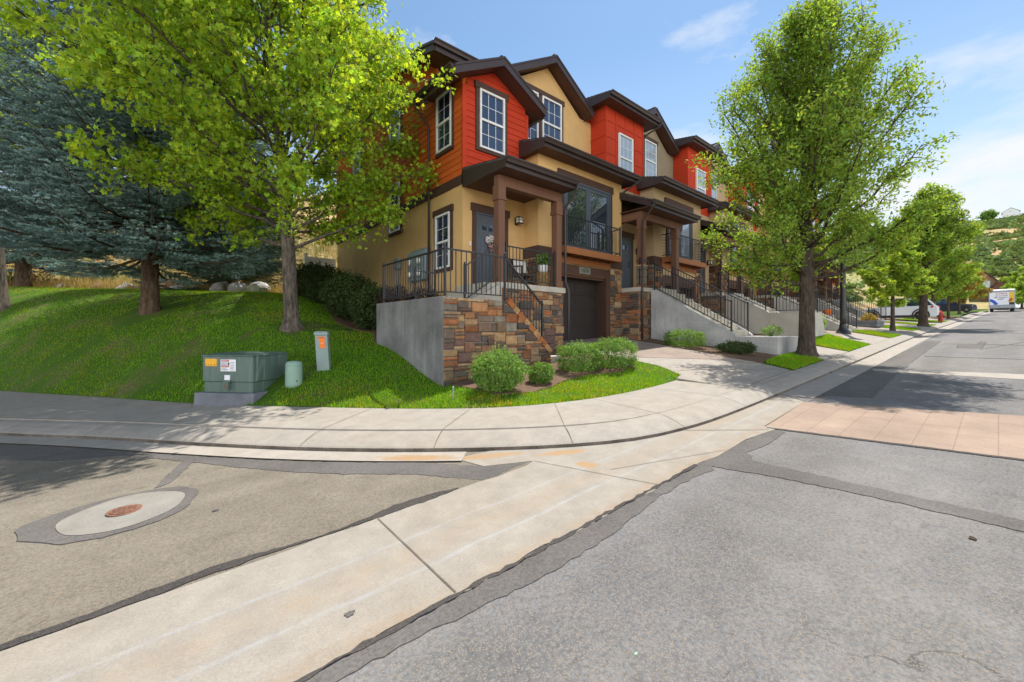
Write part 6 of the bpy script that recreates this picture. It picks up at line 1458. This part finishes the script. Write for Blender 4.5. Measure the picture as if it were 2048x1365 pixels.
# ---------------------------------------------------------------- far houses and hills
def farhill(x, y):
    h = np.where(x < 140, 3.5 + (x - 110) * .18, 8.9 + .215 * (x - 140)); h = h + .05*np.clip(y - 10, 0, 300)*np.clip((x-120)/60, 0, 1)
    h = np.where(x > 505, 87.4 - .05 * (x - 505), h)
    return h + (1.6*np.sin(x*.035 + y*.05) + 1.1*np.sin(x*.09 - y*.07 + 1)) * np.clip((x - 125) / 60, 0, 1)
grid('hill', np.arange(104, 640, 4), np.arange(-140, 200, 4), farhill, M['ghill'], lambda c: (c[:, 0] < 128) & (c[:, 1] < 1.5) & (c[:, 1] > -9))
rg = np.random.default_rng(77); n = 5200; x = 130 + 380*rg.random(n)**1.1; y = (rg.random(n) - .5) * (40 + x*.22) + 6; k = vnoise(x*1.0, y*1.6, 16, 3) + .22*rg.normal(size=n) > .63 - .00065*(x-140); x, y = x[k], y[k]
m_ = 34; d = rg.normal(size=(len(x), m_, 3)); d /= np.linalg.norm(d, axis=2)[:, :, None]; rad = rg.uniform(1.2, 2.6, len(x)) * (.7 + x/420); d[:, :, 2] = np.abs(d[:, :, 2]) * .62
P = np.stack([x, y, farhill(x, y) - .1], 1)[:, None] + d * rad[:, None, None]; bt = np.repeat(rg.uniform(.7, 1.3, len(x)), m_)
V, F, T = leaf_cloud(P.reshape(-1, 3), 1.0, LEAF_OVAL, 9, .4, (.8, 1.2), outw=d.reshape(-1, 3), patch=bt)
M['scrub'] = leafmat('scrub oak leaf', (.16,.23,.08), .2, spec=.03)
o = np_mesh('scrub', V, F, M['scrub'], tint=T); tag(o, 'green scrub oak covering the far hillside', 'scrub', kind='stuff')
def gablehouse(label, x, yc, z, w, dep, hw, hp, wallm, roofm, group=None, face='x', wins=((0, .55),), name='house', rooftrim=M['trim']):
    """gable end facing -X (towards the camera)"""
    h = empty(name, (x, yc, z), label, 'house', group); o = MB(); o.box(x, x+dep, yc-w/2, yc+w/2, z-6, z+hw); o.prism([(x,yc+w/2,z+hw),(x,yc-w/2,z+hw),(x,yc,z+hp)], (dep,0,0)); o.build('wall', wallm, h)
    o = MB(); e = .45; sl = (hp-hw)/(w/2)
    for s in (1, -1):
        o.hexa([(x-e, yc+s*(w/2+e), z+hw-sl*e+.02), (x+dep+e, yc+s*(w/2+e), z+hw-sl*e+.02), (x+dep+e, yc, z+hp+.02), (x-e, yc, z+hp+.02)][::(1 if s < 0 else -1)], [(x-e, yc+s*(w/2+e), z+hw-sl*e+.27), (x+dep+e, yc+s*(w/2+e), z+hw-sl*e+.27), (x+dep+e, yc, z+hp+.27), (x-e, yc, z+hp+.27)][::(1 if s < 0 else -1)])
    o.build('roof', roofm, h)
    for a, b_ in wins:
        o = MB(); o.box(x-.07, x-.001, yc+a-.55, yc+a+.55, z+hw*b_, z+hw*b_+1.5); k = o.build('window', M['white'], h); o = MB(); o.box(x-.09, x-.071, yc+a-.42, yc+a+.42, z+hw*b_+.12, z+hw*b_+1.38); o.build('pane', M['glassb'], k)
    return h
gablehouse('far gabled house with brown stone gable and white window beyond the trees', 124, 1.9, 4.4, 4.0, 8, 5.0, 7.2, M['rock2'], M['shingle'], wins=((-.3, .78),), group='houses at the far end of the street')
gablehouse('far house with red siding and a small gable, right above the box truck', 121, -.45, 4.2, 2.4, 6, 4.2, 5.6, M['post'], M['shingle'], wins=((0, .5),), group='houses at the far end of the street')
gablehouse('far low house with grey roof at the right edge, beside the hill', 128, -8.6, 4.0, 9, 7, 4.0, 6.2, M['trim'], M['shingle'], wins=((2, .4),), group='houses at the far end of the street')
gablehouse('far dark gable roof showing above the big tree, left of the brown gable', 126, 8.0, 5, 5, 8, 6, 9, M['tan2'], M['shingle'], wins=((0, .7),), group='houses at the far end of the street')
wh = gablehouse('white gabled house on top of the far hill', 500, -6.2, float(farhill(np.array([500.]), np.array([-6.]))[0]) + .3, 8.5, 10, 6.3, 9.2, M['white'], M['steel'], wins=((-1.6, .45), (1.6, .45), (0, .95)))
z = float(farhill(np.array([502.]), np.array([-14.]))[0]) + .3
o = MB(); o.box(503, 511, -19, -10.5, z-6, z+4.2); o.build('wall', M['white'], wh); o = MB(); o.box(502.4, 511.5, -19.5, -10.46, z+4.2, z+4.5); o.build('roof', M['steel'], wh); o = MB(); o.box(498, 502.9, -22, -12, z+3.2, z+3.4); o.build('pergola', M['trim'], wh)
z = float(farhill(np.array([500.]), np.array([8.]))[0])
tree('hilltop_tree', 'loose grey green tree left of the white hilltop house', (497, 5.2, float(farhill(np.array([497.]), np.array([5.]))[0])), 9, .4, interp([(0, 1.5), (.5, 5.5), (1, 3)]), .1, 24, 2600, .7, M['bush'], M['barkd'], LEAF_OVAL, 41, rise=.4, sub=6, jit=.7)
# ---------------------------------------------------------------- small litter on the road
def bit(name, x, y, s, m, lab, cat, seed): return rock(lab, (x, y, float(S(x)) + s*.12), (s, s*.6, s*.22), m, seed, name, cat, None, 2)
bit('leaf_litter', 4.04, .11, .036, M['barkd'], 'dark dry leaf scrap on the road at the right', 'leaf', 201)
bit('leaf_litter', 1.65, 1.07, .012, M['pgreen'], 'small pale green leaf on the near road', 'leaf', 202)
bit('twig_scrap', .35, 4.31, .03, M['ink'], 'short dark twig on the side street right of the lid', 'twig', 203)
# ---------------------------------------------------------------- camera, light, sky
cam = bpy.data.objects.new('camera', bpy.data.cameras.new('camera')); COL.objects.link(cam); SC.camera = cam
cam.data.sensor_width = 36; cam.data.lens = 826/2048*36; cam.data.shift_y = -(682.5-662)/2048; cam.data.clip_end = 3000; cam.data.clip_start = .05
yaw = math.atan2(math.cos(math.atan(973/826)) and math.sin(math.atan(973/826)), math.cos(math.atan(973/826)))
cam.location = (0, 0, 0); cam.rotation_euler = (R(90), 0, yaw - R(90))
EL, AZ = R(63), R(20)      # sun height and its bearing from +X towards +Y
sd = Vector((math.cos(EL)*math.cos(AZ), math.cos(EL)*math.sin(AZ), math.sin(EL)))
sun = bpy.data.objects.new('sun', bpy.data.lights.new('sun', 'SUN')); COL.objects.link(sun); sun.data.energy = SUN_E; sun.data.angle = R(.53); sun.data.color = (1, .95, .87)
sun.rotation_euler = (-sd).to_track_quat('-Z', 'Y').to_euler(); sun.location = (20, 10, 30)
w = bpy.data.worlds.new('World'); SC.world = w; w.use_nodes = True; nt = w.node_tree; bg = nt.nodes['Background']
sky = nt.nodes.new('ShaderNodeTexSky'); sky.sky_type = 'NISHITA'; sky.sun_disc = False; sky.sun_elevation = EL; sky.sun_rotation = R(90) - AZ; sky.air_density = 1.0; sky.dust_density = .6; sky.ozone_density = 1.5; sky.altitude = 1600
tc = nt.nodes.new('ShaderNodeTexCoord'); mp = nt.nodes.new('ShaderNodeMapping'); mp.inputs['Scale'].default_value = (1, 1, 2.6); nt.links.new(tc.outputs['Generated'], mp.inputs[0])
cl = noise(nt, mp.outputs[0], 2.6, 8, .58); cl2 = noise(nt, mp.outputs[0], 1.1, 3, .5)
sep = nt.nodes.new('ShaderNodeSeparateXYZ'); nt.links.new(tc.outputs['Generated'], sep.inputs[0])
hz = ramp(nt, sep.outputs[2], [(.0, .16), (.25, .09), (.55, -.0)])
ad = nt.nodes.new('ShaderNodeMath'); ad.operation = 'ADD'; nt.links.new(cl, ad.inputs[0]); nt.links.new(hz.outputs[0], ad.inputs[1])
# unseen cloud bank opposite the houses, added to brighten their shaded fronts; wisps elsewhere
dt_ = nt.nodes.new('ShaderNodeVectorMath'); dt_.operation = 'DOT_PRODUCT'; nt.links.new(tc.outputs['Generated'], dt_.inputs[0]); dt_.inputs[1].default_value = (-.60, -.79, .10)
bk_ = ramp(nt, dt_.outputs['Value'], [(.22, .0), (.55, FILL_BANK)]); a2 = nt.nodes.new('ShaderNodeMath'); a2.operation = 'ADD'; nt.links.new(ad.outputs[0], a2.inputs[0]); be = ramp(nt, sep.outputs[2], [(.38, 1), (.55, 0)]); bm_ = nt.nodes.new('ShaderNodeMath'); bm_.operation = 'MULTIPLY'; nt.links.new(bk_.outputs[0], bm_.inputs[0]); nt.links.new(be.outputs[0], bm_.inputs[1]); nt.links.new(bm_.outputs[0], a2.inputs[1])
d3 = nt.nodes.new('ShaderNodeVectorMath'); d3.operation = 'DOT_PRODUCT'; nt.links.new(tc.outputs['Generated'], d3.inputs[0]); d3.inputs[1].default_value = (.962, .03, .27)
pf = mixc(nt, (0,0,0), ramp(nt, d3.outputs['Value'], [(.955, 0), (1.0, .26)]).outputs[0], ramp(nt, sep.outputs[2], [(.24, 1), (.36, 0)]).outputs[0]); a3 = nt.nodes.new('ShaderNodeMath'); a3.operation = 'ADD'; nt.links.new(a2.outputs[0], a3.inputs[0]); nt.links.new(pf, a3.inputs[1])
cm = ramp(nt, a3.outputs[0], [(.58, 0), (.78, 1)])
tint_ = mixc(nt, mixc(nt, sky.outputs[0], (1.08, 1.17, 1.09), 1., 'MULTIPLY'), (5.0, 5.5, 6.1), ramp(nt, sep.outputs[2], [(.02, .55), (.55, 0)]).outputs[0])
bkc = ramp(nt, dt_.outputs['Value'], [(.0, 0), (.35, 1)]); ccol = mixc(nt, (5.2, 5.35, 5.6), FILL_CLOUD, bkc.outputs[0])
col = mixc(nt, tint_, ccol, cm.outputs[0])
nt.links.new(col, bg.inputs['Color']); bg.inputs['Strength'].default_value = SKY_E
SC.view_settings.view_transform = 'Standard'; SC.view_settings.look = 'None'; SC.view_settings.exposure = EXPO; SC.view_settings.gamma = 1
SC.cycles.max_bounces = 8; SC.cycles.transparent_max_bounces = 4
